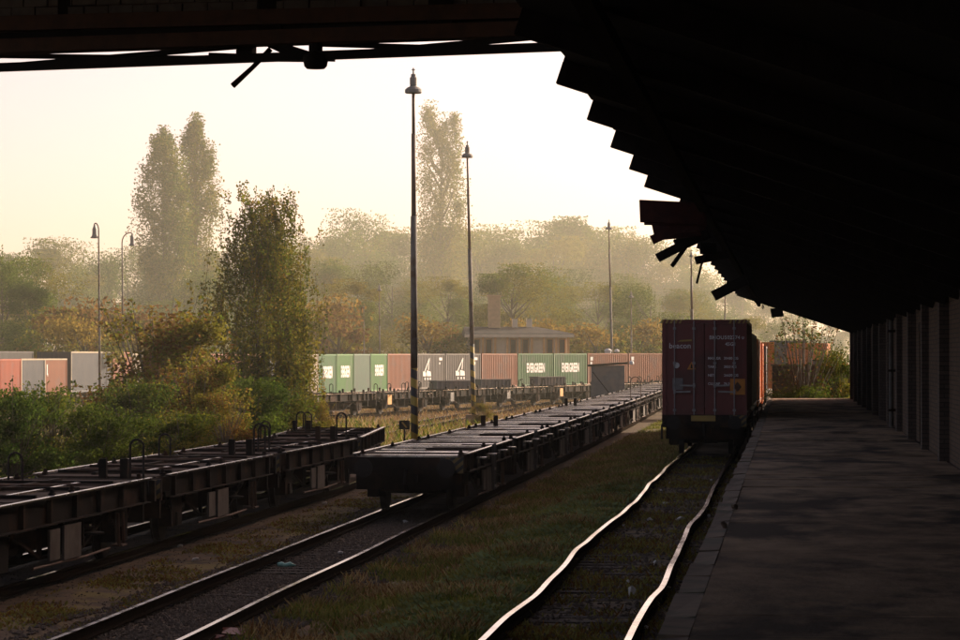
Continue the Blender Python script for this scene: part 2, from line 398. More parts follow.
poly_track('curving railway track under the dark empty wagons before the green containers', BGLINE, ZL)
# ballast stones and plants of the track beds and strips, all real little shapes
def stones(name, x0, x1, y0, y1, n, s0, s1, seed, mats):
    g = np.random.default_rng(seed)
    yy = y0 + (y1-y0)*g.random(n)**1.5; xx = g.uniform(x0, x1, n)
    zz = gz(xx, yy); sz = g.uniform(s0, s1, n)
    base = np.array([[1,0,0],[0,1,0],[-1,0,0],[0,-1,0],[0,0,.7],[0,0,-.6]], float)
    tri = np.array([[0,1,4],[1,2,4],[2,3,4],[3,0,4],[1,0,5],[2,1,5],[3,2,5],[0,3,5]])
    v = base[None]*g.uniform(.6,1.3,(n,6,1)); a = g.uniform(0,6.28,n); ca, sa = np.cos(a), np.sin(a)
    v = v*sz[:,None,None]
    vx = v[...,0]*ca[:,None]-v[...,1]*sa[:,None]; vy = v[...,0]*sa[:,None]+v[...,1]*ca[:,None]
    co = np.stack([vx+xx[:,None], vy+yy[:,None], v[...,2]+zz[:,None]+sz[:,None]*.25], -1).reshape(-1,3)
    fc = (tri[None]+np.arange(n)[:,None,None]*6).reshape(-1,3)
    me = bpy.data.meshes.new(name); me.from_pydata(co.tolist(), [], fc.tolist()); me.materials.append(mats); me.update()
    return tag(link(name, me), kind='stuff')
stones('ballast', -9.6, -6.3, 26, 66, 26000, .018, .045, 11, M['stone'])
stones('ballast', -3.6, -0.95, 26, 80, 7000, .012, .045, 12, M['stone'])
stones('ballast', -14.0, -9.4, 30, 75, 6000, .008, .026, 13, M['stone'])
def leaves_on_ground(name, x0, x1, y0, y1, n, mats, seed, hgt, wid, lean, cover, cl=0.9, patch=0.0, ypow=1.6):
    """clumped little blades and leaves, each a bent quad standing out of the ground"""
    g = np.random.default_rng(seed)
    yy = y0 + (y1-y0)*g.random(n*3)**ypow; xx = g.uniform(x0, x1, n*3)
    f = np.sin(xx*cl*2.1+seed)*np.cos(yy*cl*.9+seed*2) + 0.6*np.sin(xx*cl*4.3+1.3*seed+yy*cl*1.7) + 0.5*np.sin(yy*cl*3.1-xx*2)
    keep = np.where(f + g.normal(0,.45,n*3) > patch)[0][:n]; xx, yy = xx[keep], yy[keep]; n = len(xx)
    zz = gz(xx, yy); a = g.uniform(0, 6.28, n); h = hgt*g.uniform(.4,1.25,n); wd = wid*g.uniform(.6,1.3,n); ln = lean*g.uniform(.3,1.4,n)*h
    b = g.uniform(0, 6.28, n); dx, dy = np.cos(a)*wd/2, np.sin(a)*wd/2; lx, ly = np.cos(b)*ln, np.sin(b)*ln
    q = np.zeros((n,4,3)); lift = h*cover
    q[:,0] = np.stack([xx-dx, yy-dy, zz+lift*.0-.01], -1); q[:,1] = np.stack([xx+dx, yy+dy, zz-.01], -1)
    q[:,2] = np.stack([xx+dx*.5+lx, yy+dy*.5+ly, zz+h], -1); q[:,3] = np.stack([xx-dx*.5+lx, yy-dy*.5+ly, zz+h*.93], -1)
    me = quads(name, q.reshape(-1,3), mats, g.integers(0, len(mats), n)); return tag(link(name, me), kind='stuff')
leaves_on_ground('weeds', -5.0, -3.3, 27, 70, 26000, [L['weed'], L['weed'], L['grass']], 21, .10, .085, 1.4, 0, patch=-.35, ypow=1.9)
leaves_on_ground('dry_grass', -6.9, -3.4, 27, 130, 40000, [L['dry'], L['straw'], L['straw'], L['brown']], 22, .15, .018, .8, 0, patch=.6, ypow=1.7)
leaves_on_ground('grass', -6.9, -3.3, 27, 180, 50000, [L['grass'], L['grass'], L['moss'], L['mid']], 23, .12, .022, .8, 0, patch=.0, ypow=1.7)
leaves_on_ground('moss', -10.9, -9.1, 28, 110, 16000, [L['moss'], L['grass'], L['brown']], 24, .04, .04, 1.2, 0, patch=.05)
leaves_on_ground('grass', -3.4, -0.95, 26, 90, 16000, [L['grass'], L['brown'], L['moss']], 25, .07, .03, 1.0, 0, patch=.1)
leaves_on_ground('dry_grass', -28, -9.5, 95, 230, 20000, [L['straw'], L['dry'], L['brown'], L['dry']], 26, .22, .05, .7, 0, patch=-.4, ypow=1.2)
leaves_on_ground('grass', -60, -14.2, 45, 150, 26000, [L['mid'], L['olive'], L['straw']], 27, .4, .06, .7, 0, patch=-.5, ypow=1.2)

# ------------------------------------------------------------------ platform
PT = 1.1
pl = thing('platform', None, None); pl['kind'] = 'structure'
MB().box(-.62, 2.9, 9, 124, -.3, PT-.09).box(-.70, -.62, 9, 124, -.3, PT-.20).obj('platform_body', M['concrete'], pl)
r = random.Random(5); y = 9.0
while y < 123.8:
    ln = r.choice([1.5, 2.2, 3.0, 4.4]) ; y1 = min(124, y+ln); b = MB(); g = r.choice([.006,.012,.02,.045])
    z = PT + r.uniform(-.012,.010); tl = r.uniform(-.012,.012)
    b.add([(-.63,y+g,PT-.1),(2.68,y+g+r.uniform(0,.03),PT-.1),(2.68,y1,PT-.1),(-.63,y1,PT-.1),(-.63,y+g,z),(2.68,y+g+r.uniform(0,.03),z+tl*.5),(2.68,y1,z+tl),(-.63,y1,z+tl*.6)],
          [(0,3,2,1),(4,5,6,7),(0,1,5,4),(1,2,6,5),(2,3,7,6),(3,0,4,7)])
    b.obj('slab', M['concrete'], pl); y = y1
y = 9.0; k = 0
while y < 123.8:
    y1 = min(124, y + r.uniform(1.2,2.2)); j = r.choice([r.uniform(-.012,.012), r.uniform(-.012,.012), r.uniform(-.05,.05)]); tl = r.uniform(-.01,.01)
    MB().add([(-.83+j,y+.02,PT-.22),(-.635,y+.02,PT-.22),(-.635,y1,PT-.22),(-.83+j+tl,y1,PT-.22),(-.83+j,y+.02,PT+r.uniform(-.03,.012)),(-.635,y+.02,PT+.004),(-.635,y1,PT-.004),(-.83+j+tl,y1,PT+r.uniform(-.03,.012))],
          [(0,3,2,1),(4,5,6,7),(0,1,5,4),(1,2,6,5),(2,3,7,6),(3,0,4,7)]).obj('coping_stone', M['coping'], pl); y = y1

# ------------------------------------------------------------------ warehouse wall along the platform
def brick_material(name, c1, c2, mortar):
    m = mat(name, c1, c2, 0.85, 0, 5, 0, spec=0.2); t = m.node_tree; b = t.nodes['Principled BSDF']
    geo = t.nodes.new('ShaderNodeNewGeometry'); sx = t.nodes.new('ShaderNodeSeparateXYZ'); cb = t.nodes.new('ShaderNodeCombineXYZ')
    t.links.new(geo.outputs['Position'], sx.inputs[0])
    ad = t.nodes.new('ShaderNodeMath'); t.links.new(sx.outputs[0], ad.inputs[0]); t.links.new(sx.outputs[1], ad.inputs[1])
    t.links.new(ad.outputs[0], cb.inputs[0]); t.links.new(sx.outputs[2], cb.inputs[1])
    br = t.nodes.new('ShaderNodeTexBrick'); br.inputs['Scale'].default_value = 1.0; br.inputs['Brick Width'].default_value = 0.26; br.inputs['Row Height'].default_value = 0.078
    br.inputs['Mortar Size'].default_value = 0.009; br.inputs['Color1'].default_value = (*c1,1); br.inputs['Color2'].default_value = (*c2,1); br.inputs['Mortar'].default_value = (*mortar,1)
    t.links.new(cb.outputs[0], br.inputs['Vector']); t.links.new(br.outputs['Color'], b.inputs['Base Color'])
    bp = t.nodes.new('ShaderNodeBump'); bp.invert = True; bp.inputs['Distance'].default_value = .012; t.links.new(br.outputs['Fac'], bp.inputs['Height']); t.links.new(bp.outputs[0], b.inputs['Normal'])
    return m
M['brick'] = brick_material('weathered_brick', (0.075,0.044,0.025), (0.11,0.068,0.041), (0.04,0.028,0.02))
M['darkbrick'] = brick_material('dark_brick', (0.07,0.05,0.04), (0.10,0.072,0.055), (0.04,0.034,0.03))  # greyer brick for the outer walls and pilasters
wh = thing('warehouse', 'long dark brick warehouse with pilasters and recessed doors along the platform', 'warehouse', (0,0,0))
MB().box(3.05, 16, 6, 124, -.4, 12.2).obj('wall', M['darkbrick'], wh)  # upper storeys are unseen, added tall to shade the yard from the sun
MB().box(2.8, 16.3, 5.8, 124.2, 12.2, 12.5).obj('roof', M['felt'], wh)
for fl in (5.4, 8.8):  # windows of the added, unseen upper storeys
    for y in np.arange(10, 121, 6.5):
        wn = MB().box(2.98, 3.05, y, y+2.2, fl, fl+1.9).obj('window', M['greypanel'], wh)
        for k in range(3): MB().box(2.96, 2.98, y+.08+k*.7, y+.70+k*.7, fl+.1, fl+1.8).obj('pane', M['glass'], wn)
PY = list(np.arange(11.0, 123, 6.5))
for i, y in enumerate(PY):
    y1 = min(y+6.5, 123.9)
    MB().box(2.565, 3.05, y, y+.55, PT-.02, 4.0).obj('pilaster', M['darkbrick'], wh)
    if i % 3 == 1:
        MB().box(2.74, 3.05, y+.55, y+1.9, PT-.02, 4.0).box(2.74, 3.05, y1-1.5, y1, PT-.02, 4.0).box(2.742, 3.05, y+1.9, y1-1.5, 3.6, 4.0).obj('brick_panel', M['brick'], wh)
        dr = MB().box(2.93, 3.05, y+1.9, y1-1.5, PT-.02, 3.6).obj('sliding_door', M['wood'], wh)
        for q in np.arange(y+1.9, y1-1.6, .28): MB().box(2.90, 2.93, q+.01, q+.26, PT+.05, 3.55).obj('board', M['wood'], dr)
        MB().box(2.72, 2.90, y+1.9, y1-1.5, 3.42, 3.56).obj('door_rail', M['steel'], wh)
    else:
        MB().box(2.70+.03*(i % 2), 3.05, y+.55, y1, PT-.02, 4.0).obj('brick_panel', M['brick'], wh)
MB().tube([(2.60, 74.2, PT), (2.60, 74.2, 3.9)], .055, 8).obj('downpipe', M['greypanel'], wh)
for z in (1.5, 2.5, 3.5): MB().box(2.52, 2.72, 74.12, 74.28, z, z+.06).obj('pipe_clamp', M['steel'], wh)

# ------------------------------------------------------------------ canopy over the platform
XE, ZE, XW, ZW = -2.0, 5.55, 2.72, 3.98
SL = (ZE-ZW)/(XE-XW)
def zc(x): return ZW + (x-XW)*SL
cn = thing('platform_canopy', 'huge black sloping canopy with jagged broken eave above the platform', 'canopy', (0,0,0))
tl = Vector((XE-XW, 0, ZE-ZW)).normalized(); nr = Vector((-tl.z, 0, tl.x)); nr = nr if nr.z > 0 else -nr
rr_ = random.Random(9)
KY = [25.9 + 4.0*k for k in range(-9, 25)]
for i, y in enumerate(KY):                                   # roof sheets, bay by bay
    y1 = y + 4.0 if i < len(KY)-1 else 124
    cut = {4: .0, 5: .22, 6: .55, 7: .35, 8: .1, 9: .35, 10: .18, 11: .05, 12: .3}.get(i-9+4, 0) if 40 < y < 66 else rr_.choice([0, 0, .02])
    xe = XE + cut
    vs = [Vector((xe, y+.01, zc(xe))), Vector((XW, y+.01, zc(XW))), Vector((XW, y1, zc(XW))), Vector((xe + rr_.uniform(-.03,.05), y1, zc(xe)))]
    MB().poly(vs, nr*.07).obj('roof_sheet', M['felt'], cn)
for i, y in enumerate(KY[1:]):                               # rafters, their cut ends hang under the roof edge
    if i < len(KY)-2:
        xo = 0 if not 44 < y < 64 else rr_.uniform(.1,.5)
        a = Vector((XE+xo, y, zc(XE+xo))) ; b_ = Vector((XW, y, zc(XW)))
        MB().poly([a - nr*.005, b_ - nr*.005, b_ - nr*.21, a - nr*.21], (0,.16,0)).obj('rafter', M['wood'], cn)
for x in (-1.2,):
    MB().bar((x, -10, zc(x)-.26), (x, 122.5, zc(x)-.26), .12, .10).obj('purlin', M['wood'], cn)
def plank(a, b, wpx, d, name='loose_board', m='wood', th=.035):
    """a board hanging off the broken eave, seen wpx wide"""
    p, q = P(a[0], a[1], d), P(b[0], b[1], d+.25); wd = wpx*d/FPX
    return MB().bar(p, q, th, wd, 0, up=(0, .25, 1)).obj(name, M[m], cn)
for a, b, wpx, d, m in [((640,211),(704,214),23,41.5,'redwood'), ((644,218),(706,219),14,42.1,'redwood'), ((652,240),(703,217),9,42.8,'redwood'), ((653,229),(704,222),16,43.4,'redwood'),
        ((657.5,258),(706,233),9,44.2,'wood'), ((672,266),(692,238),4,44.6,'wood'), ((655,236),(700,232),9,44.0,'redwood'), ((676,246),(708,232),13,44.9,'wood'),
        ((695.5,260.5),(728,254),8,52,'wood'), ((713.5,296),(746,279.5),10.5,60,'wood'), ((700,248),(716,249),12,50,'wood'), ((771,313),(783,312),9,118,'wood'), ((752,296),(760,305),5,104,'wood')]:
    plank(a, b, wpx, d, m=m)
MB().tube([P(708,248,52), P(701,266,52), P(696.7,283.5,52)], [.022,.02,.022], 6).obj('hanging_rod', M['steel'], cn)
for k in range(22):
    x = 762 + rr_.uniform(0,7); y = 293 + rr_.uniform(0,13); p = P(x, y, 116 + rr_.uniform(0,2)); MB().bar(p, p+Vector((rr_.uniform(-.1,.1),0,-.15)), .05, .02).obj('splinter', M['wood'], cn) if k < 9 else None

# ------------------------------------------------------------------ gantry across the tracks (front edge; the roof behind it is added)
gn = thing('shed_front', 'black steel and brick shed front crossing overhead at the top left', 'gantry')
A0, A1 = P(-60, 0, 28.2), P(556, 0, 26.0)
gx = Vector((A1.x-A0.x, A1.y-A0.y, 0)).normalized(); gy = Vector((-gx.y, gx.x, 0))
def gp(x, y, back=0.0):
    t = (x+60)/616; d = 28.2 + (26.0-28.2)*t; return P(x, y, d) + gy*back
def gbar(a, b, wz, wy, name, m, back=0.0):
    if a[0] == -60 and b[0] > 500: a = (-460, a[1] + 400*(a[1]-b[1])/(b[0]-a[0]))   # the front runs on beyond the picture to its column
    return MB().bar(gp(*a, back), gp(*b, back), wy, wz).obj(name, M[m], gn)
gbar((-60,69.5), (562,46.5), .075, .12, 'bottom_chord', 'castiron')
gbar((-60,48.8), (562,28), .13, .26, 'lower_flange', 'rust', .02)
gbar((-60,39), (562,20.5), .10, .10, 'web', 'castiron', .1)
gbar((-60,25.5), (562,10), .14, .2, 'upper_flange', 'rust', .02)
gbar((-60,54), (308,58.5), .045, .05, 'brace', 'castiron', .10)
gbar((-60,72), (240,47), .045, .05, 'brace', 'castiron', -.05)
gbar((205,54), (330,58), .045, .05, 'brace', 'castiron', .10)
gbar((316,43), (470,47.5), .045, .05, 'brace', 'castiron', .10)
gbar((326,56.5), (560,35.5), .05, .05, 'brace', 'castiron', -.05)
gbar((236,50), (252,49.4), .09, .1, 'cleat', 'castiron', .05)
for x in (72, 272, 442):
    p = gp(x, 46 - x*.018); MB().bar(p + gy*-.02, p + Vector((0,0,.95)) - gy*.02, .22, .16).obj('stiffener', M['castiron'], gn)
MB().poly([gp(262,44,-.03), gp(285,43.5,-.03), gp(312,52,-.03), gp(300,57,-.03), gp(284,54,-.03)], gy*.05).obj('gusset', M['castiron'], gn)
MB().tube([gp(275,50,-.1), gp(258,68.5,-.12), gp(239,87,-.14)], [.026,.022,.028], 6).obj('hanging_bar', M['steel'], gn)
c0 = gp(320, 60, -.1)
k = 26.9/FPX
lp = thing('hanging_lamp', 'black bell-shaped lamp hanging under the overhead bars at the top', 'lamp', c0)
MB().lathe((0,0,0), [(.001,-10*k),(9*k,-9.6*k),(11.5*k,-7*k),(12.5*k,-2*k),(13*k,3*k),(12*k,4.5*k),(5*k,6*k),(5*k,8*k)], 16).obj('lamp_shade', M['castiron'], lp, True)
MB().lathe((0,0,8*k), [(7*k,0),(7*k,7*k),(3*k,9*k),(3*k,16*k)], 10).obj('bracket', M['castiron'], lp)
br_mat = M['brick']
p0 = gp(-60, 18.5); dz = .088; nb = 0
lowm = MB().box(0, .245, 0, .12, 0, .076).mesh('brick', mat('grey_overhead_brick', (0.11,0.095,0.08), (0.17,0.148,0.125), 0.85, 0, 6))
ang = math.atan2(gx.y, gx.x)
a3, b3 = gp(-460,29.4), gp(556,3.0); tilt = math.atan2(b3.z-a3.z, (Vector((b3.x-a3.x,b3.y-a3.y))).length)
ln = (b3-a3).length; dirv = (b3-a3).normalized()
for row in range(6):
    q = (row % 2)*.13
    while q < ln-.2:
        o = link('brick', lowm, gn, a3 + dirv*q + Vector((0,0,row*dz+.012+rr_.uniform(-.004,.004))) + gy*rr_.uniform(.0,.02), (0, -tilt, ang)); q += .258
MB().add([a3+gy*.03, b3+gy*.03, b3+gy*.03+Vector((0,0,.6)), a3+gy*.03+Vector((0,0,.6)), a3+gy*.3, b3+gy*.3, b3+gy*.3+Vector((0,0,.6)), a3+gy*.3+Vector((0,0,.6))],
         [(0,3,2,1),(4,5,6,7),(0,1,5,4),(1,2,6,5),(2,3,7,6),(3,0,4,7)]).obj('backing_wall', M['darkbrick'], gn)
pc = gp(-455, 60)
MB().box(pc.x-.2, pc.x+.2, pc.y-.1, pc.y+.3, -.7, pc.z+1.2).obj('column', M['castiron'], gn)
# unseen roof added behind the front, keeps sky light off the near tracks
e0, e1 = gp(-60, 40), gp(556, 40)
W0 = e0 - gx*4.6
MB().add([W0+Vector((0,0,.86)), e1+Vector((0,0,.86)), Vector((e1.x,12,e1.z+.86)), Vector((W0.x,12,e1.z+.86)), W0+Vector((0,0,1.0)), e1+Vector((0,0,1.0)), Vector((e1.x,12,e1.z+1.0)), Vector((W0.x,12,e1.z+1.0))],
         [(0,3,2,1),(4,5,6,7),(0,1,5,4),(1,2,6,5),(2,3,7,6),(3,0,4,7)]).obj('added_shed_roof', M['felt'], gn)

# ------------------------------------------------------------------ flat wagons
WL = 11.85
def make_wagon(style):
    """one two-axle container flat wagon, near end at the origin, rail top at z=0, running +y"""
    w_ = thing('flat_wagon', None, 'rail wagon')
    S = M['steel']; rg = random.Random({'plates': 3, 'ladder': 8, 'plain': 5}[style])
    y0, y1 = .95, WL-.55
    for s in (-1, 1):
        b = MB()
        b.box(*sorted((s*1.13, s*1.15)), y0, y1, .86, 1.22); b.box(*sorted((s*1.05, s*1.25)), y0, y1, 1.22, 1.24); b.box(*sorted((s*1.05, s*1.25)), y0+.15, y1-.15, .84, .86)
        for ya, yb in ((y0, .42), (y1, WL-.12)): b.bar((s*1.2, ya, 1.10), (s*1.02, yb, 1.06), .03, .26)
        ss = b.obj('side_sill', S, w_)
        rb = MB().box(*sorted((s*1.152, s*1.225)), -.05, .05, .865, 1.215).mesh('rib', S)
        n = 7 if style != 'plain' else 0
        for k in range(n): link('rib', rb, ss, (0, y0+.5+k*(y1-y0-1.0)/(n-1), 0))
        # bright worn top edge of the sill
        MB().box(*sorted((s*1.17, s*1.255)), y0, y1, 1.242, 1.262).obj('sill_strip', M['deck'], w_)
    MB().box(-.2, .2, .3, WL-.2, .66, 1.12).obj('centre_sill', S, w_)
    for q, ye in enumerate((.28, WL-.22)):
        h = MB().box(-1.22, 1.22, ye-.07, ye+.07, .84, 1.2).obj('headstock', S, w_)
        for s in (-.875, .875):
            sg = -1 if q == 0 else 1
            bf = MB().tube([(s, ye+sg*.07, .98), (s, ye+sg*.36, .98)], .085, 10).obj('buffer', S, w_)
            MB().tube([(s, ye+sg*.36, .98), (s, ye+sg*.385, .98)], .2, 14).obj('buffer_head', M['castiron'], bf)
        MB().tube([(0, ye, .95), (0, ye+sg*.2, .9), (0, ye+sg*.28, .62), (.02, ye+sg*.2, .5)], .045, 6).obj('coupling', S, w_)
    MB().box(.72, 1.21, .19, .205, .86, 1.19).obj('stripe_plate', M['hazplate'], w_)
    # deck
    y = .62
    if style == 'ladder':
        while y < WL-.5:
            ln = rg.choice([.16, .2, .28, .34, .6]); k = rg.random()
            z = 1.245 + rg.uniform(-.02, .015); xa, xb = (-1.04, 1.04) if k < .55 else ((-1.04, rg.uniform(-.1,.5)) if k < .78 else (rg.uniform(-.5,.1), 1.04))
            MB().add([(xa,y,z-.05),(xb,y,z-.05),(xb,y+ln,z-.05),(xa,y+ln,z-.05),(xa,y,z),(xb,y,z+rg.uniform(-.01,.01)),(xb,y+ln,z+.004),(xa,y+ln,z)],[(0,3,2,1),(4,5,6,7),(0,1,5,4),(1,2,6,5),(2,3,7,6),(3,0,4,7)]).obj('deck_plate', M['deck'] if rg.random() < .45 else M['deckwood'], w_)
            gap = rg.choice([.3, .45, .6, .8])
            if y+ln+gap < WL-.4: MB().box(-1.045, 1.045, y+ln+.03, y+ln+gap-.03, 1.16, 1.212+rg.uniform(-.01,.012)).obj('dark_gap_fill', M['deckwood'], w_)  # flush dark fill, the shade of the open gaps put into colour
            y += ln + gap
        MB().box(-1.04, 1.04, .7, WL-.5, 1.02, 1.06).obj('floor_tray', S, w_)
    else:
        for ka in range(9 if style == 'plates' else 4):
            ln = (WL-1.2)/(9 if style == 'plates' else 4)
            z = 1.235 + rg.uniform(-.012, .012)
            if style == 'plates' and ka in (2, 6):
                MB().box(-1.04, -.3, y, y+ln-.06, z-.04, z).obj('deck_plate', M['deckwood'], w_)
                MB().box(.35, 1.04, y+.3, y+ln-.06, z-.04, z+.004).obj('deck_plate', M['deckwood'], w_)
            else: MB().box(-1.04, 1.04, y, y+ln-(.05 if ka % 2 else .16), z-.04, z).obj('deck_plate', M['deckwood'], w_)
            y += ln
        MB().box(-1.04, 1.04, .7, WL-.5, 1.02, 1.06).obj('floor_tray', S, w_)
    for q, ye in enumerate((.62, WL-.7)):                    # brake gear and steps fill the space under the ends
        MB().box(-1.12, 1.12, ye-.05, ye+.05, .5, .84).box(-.62, .62, ye+.1, ye+.9, .46, .8).obj('end_apron', S, w_)
    MB().box(-.95, .95, 1.1, WL-1.1, .70, .76).box(-.7, .3, 3.1, WL-3.0, .30, .70).obj('brake_gear', S, w_)
    for s in (-1, 1):                                       # trussed queen posts and rods under the sill
        tr = MB()
        tr.bar((s*1.02, 2.9, .80), (s*1.02, 4.6, .34), .05, .05).bar((s*1.02, 4.6, .34), (s*1.02, 7.2, .34), .05, .05).bar((s*1.02, 7.2, .34), (s*1.02, 8.9, .80), .05, .05)
        for yq in (4.6, 5.9, 7.2): tr.bar((s*1.02, yq, .34), (s*1.02, yq, .85), .07, .07)
        tr.obj('truss_rod', S, w_)
    MB().tube([(.62, 3.3, .52), (.62, 4.3, .52)], .17, 10).obj('brake_cylinder', M['castiron'], w_)
    MB().bar((.8, 7.6, .62), (1.12, 7.6, .62), .05, .05).lathe((1.13, 7.6, .5), [(.02,0),(.16,.02),(.16,.05),(.02,.07)], 10).obj('hand_brake', M['castiron'], w_)
    if style == 'ladder':
        sb = MB().box(1.25, 1.47, -.12, .12, 1.10, 1.13).box(1.25, 1.30, -.05, .05, 1.0, 1.10).mesh('side_bracket', M['deck'])
        for ys in (2.6, 4.9, 7.6, 9.8): link('side_bracket', sb, w_, (0, ys, 0))
    if style == 'plates':
        for ys in (1.9, 4.3, 6.9, 9.2):                      # raised cross ribs and loose bars lying on the deck
            MB().box(-1.04, 1.04, ys, ys+.09, 1.235, 1.29).obj('cross_rib', S, w_)
        MB().box(-.25, -.17, 1.2, WL-1.2, 1.235, 1.275).obj('deck_bar', S, w_); MB().box(.45, .53, 2.2, WL-2.6, 1.235, 1.27).obj('deck_bar', M['deck'], w_)
        for ys in (3.0, 7.9): MB().bar((-.9, ys, 1.26), (.7, ys+.5, 1.265), .1, .04).obj('loose_bar', M['rust'], w_)
    # running gear
    for ya in (2.3, WL-2.1):
        ax = MB().tube([(-.95, ya, .42), (.95, ya, .42)], .07, 8).obj('axle', S, w_)
        for s in (-1, 1):
            MB().tube([(s*.66, ya, .42), (s*.69, ya, .42)], .45, 20).tube([(s*.69, ya, .42), (s*.80, ya, .42)], .42, 20).obj('wheel', M['castiron'], ax)
            sp = MB()
            for k in range(4): sp.bar((s*1.0, ya-.6+.09*k, .64-.05*k), (s*1.0, ya+.6-.09*k, .64-.05*k), .09, .04)
            sp.box(*sorted((s*.92, s*1.1)), ya-.13, ya+.13, .3, .52); sp.bar((s*1.0, ya-.62, .64), (s*1.05, ya-.72, .8), .05, .05); sp.bar((s*1.0, ya+.62, .64), (s*1.05, ya+.72, .8), .05, .05)
            sp.box(*sorted((s*1.02, s*1.06)), ya-.3, ya-.2, .3, .8).box(*sorted((s*1.02, s*1.06)), ya+.2, ya+.3, .3, .8)
            sp.box(*sorted((s*.82, s*1.06)), ya-.45, ya+.45, .28, .80)
            sp.obj('axle_spring', S, ax)
    # spigots on the sills
    sg_ = MB().lathe((0,0,0), [(.06,0),(.06,.03),(.04,.05),(.035,.085),(.015,.105)], 8).mesh('spigot', S)
    for s in (-1, 1):
        for ys in ((1.1, 6.0, WL-.8) if style == 'ladder' else (1.1, 5.2, 6.4, WL-.8)): link('spigot', sg_, w_, (s*1.06, ys, 1.24))
    # things hung on the right-hand side
    MB().box(1.16, 1.2, 4.55, 5.15, .30, .76).obj('brake_plate', M['greypanel'], w_)
    MB().box(1.16, 1.2, 5.4, 6.45, .26, .78).obj('label_board', M['greypanel'], w_)
    MB().tube([(1.16, 3.7, .25), (1.16, 6.9, .22), (1.16, 8.5, .24)], .022, 6).obj('brake_rod', M['rust'], w_)
    MB().tube([(1.2, 8.9, .78), (1.22, 8.9, .25), (1.22, 9.25, .25), (1.2, 9.25, .78)], .03, 6).box(1.1, 1.28, 8.9, 9.25, .24, .27).obj('step', M['rust'], w_)
    MB().tube([(-.1, 6.9, .55), (-.1, 8.3, .55)], .22, 12).obj('air_reservoir', S, w_)
    return w_
def hoop(par, x, y, h=.68, wd=.24, m='castiron'):
    pts = [(x, y, 1.2), (x, y, 1.2+h-wd/2)] + [(x+wd/2-wd/2*math.cos(a), y, 1.2+h-wd/2+wd/2*math.sin(a)) for a in np.linspace(.3, math.pi-.3, 6)] + [(x+wd, y, 1.2+h-wd/2), (x+wd, y, 1.2)]
    MB().tube(pts, .021, 6).obj('hand_hoop', M[m], par)
def posts(par, x, y):
    for dx in (0, .38): MB().box(x+dx, x+dx+.13, y, y+.12, 1.2, 1.54).obj('stake_post', M['steel'], par)
PLATES, LADDER, PLAIN = make_wagon('plates'), make_wagon('ladder'), make_wagon('plain')
def put(proto, p, h, label, group, skip=()):
    c = copy_tree(proto, None, skip); c.location = p; c.rotation_euler = (0, 0, h); tag(c, label, None, group); return c
used = set()
def head(fx, y, l=WL):
    a, b = (fx(y), y), (fx(y+l), y+l); return math.atan2(-(b[0]-a[0]), b[1]-a[1])
# the left train
GL = 'flat wagons of the left train'
lab = ['near flat wagon at the left picture edge, hoop and striped plate at its far end', 'flat wagon behind the striped plate nearest the left edge, two grey boards on its side',
       'flat wagon between the two middle hoops of the left train, grey boards below its sill', 'last flat wagon of the left train, turned away on the bend by the mast']
for k in range(-1, 4):
    y = 49.4 - 2*WL + 11.9 + WL*k*1.0 if False else 49.3 + WL*(k-1)
    if k == -1: continue
    c = put(PLATES, (xl(y), y, ZL), head(xl, y), lab[k], GL)
    hoop(c, .60, .55); posts(c, .05, .5)
    if k == 2: hoop(c, .50, 1.6, .62)
    if k == 3: hoop(c, -.9, 6.0, .6); posts(c, -1.1, 7.0)
    hoop(c, -1.1, WL-1.2, .5)
# the middle train
GM = 'flat wagons of the middle train'
y = 60.6; k = 0
lab = ['foremost empty flat wagon of the middle train, its black end and buffers towards us', 'second empty flat wagon of the middle train, bright plates across its deck',
       'third empty flat wagon of the middle train, beside the tallest mast foot', 'fourth empty flat wagon of the middle train, light upright ladder on its side']
far = '%s empty flat wagon of the middle train counted from its near end'
ORD = ['first','second','third','fourth','fifth','sixth','seventh','eighth','ninth','tenth','eleventh','twelfth','thirteenth','fourteenth','fifteenth','sixteenth','seventeenth']
while y < 240:
    c = put(LADDER, (xm(y), y, ZL), head(xm, y), lab[k] if k < 4 else far % ORD[k], GM)
    MB().box(1.24, 1.30, 6.1, 6.16, .25, 1.3).box(1.24, 1.30, 6.5, 6.56, .25, 1.3).box(1.24, 1.3, 6.16, 6.5, .3, .36).box(1.24, 1.3, 6.16, 6.5, .7, .76).obj('side_ladder', M['greypanel'], c)
    if k in (7, 11, 13): hoop(c, .7, 1.0, 1.1, .5, 'rust')
    if k in (2, 5): posts(c, -1.1, 3.0)
    y += WL + .0; k += 1
# the dark train of empties on the bend behind
GB = 'dark empty wagons on the bend before the container row'
fn, ln = along(BGLINE)
s = 0.0; k = 0
while s < ln - WL:
    p, h = fn(s); q, _ = fn(s+WL); h = math.atan2(-(q.x-p.x), q.y-p.y)
    lab = '%s dark empty wagon from the left on the bend before the container row' % ORD[k]
    if k == 0: lab = 'dark empty flat wagon half hidden by the birch, nearest on the bend'
    c = put(LADDER if k % 2 else PLATES, (p.x, p.y, ZL), h, lab, GB, ('buffer_head','brake_plate','label_board','brake_rod'))
    for yy in (.6, 3.0, 5.6, 8.3, 10.9): hoop(c, 1.0 if k % 2 else -1.1, yy, .55, .2)
    for yy in (1.5, 3.5, 6.0, 8.0, 10.0):
        MB().box(1.17, 1.27, yy, yy+.12, .85, 1.45).obj('stake_post', M['steel'], c); MB().box(-1.27, -1.17, yy, yy+.12, 1.2, 1.45).obj('stake_post', M['steel'], c)
    MB().box(1.26, 1.29, 2.2, 2.9, .55, 1.1).obj('side_plate', M['orangeplaster'] if k % 3 == 0 else M['greypanel'], c)
    s += WL + .1; k += 1
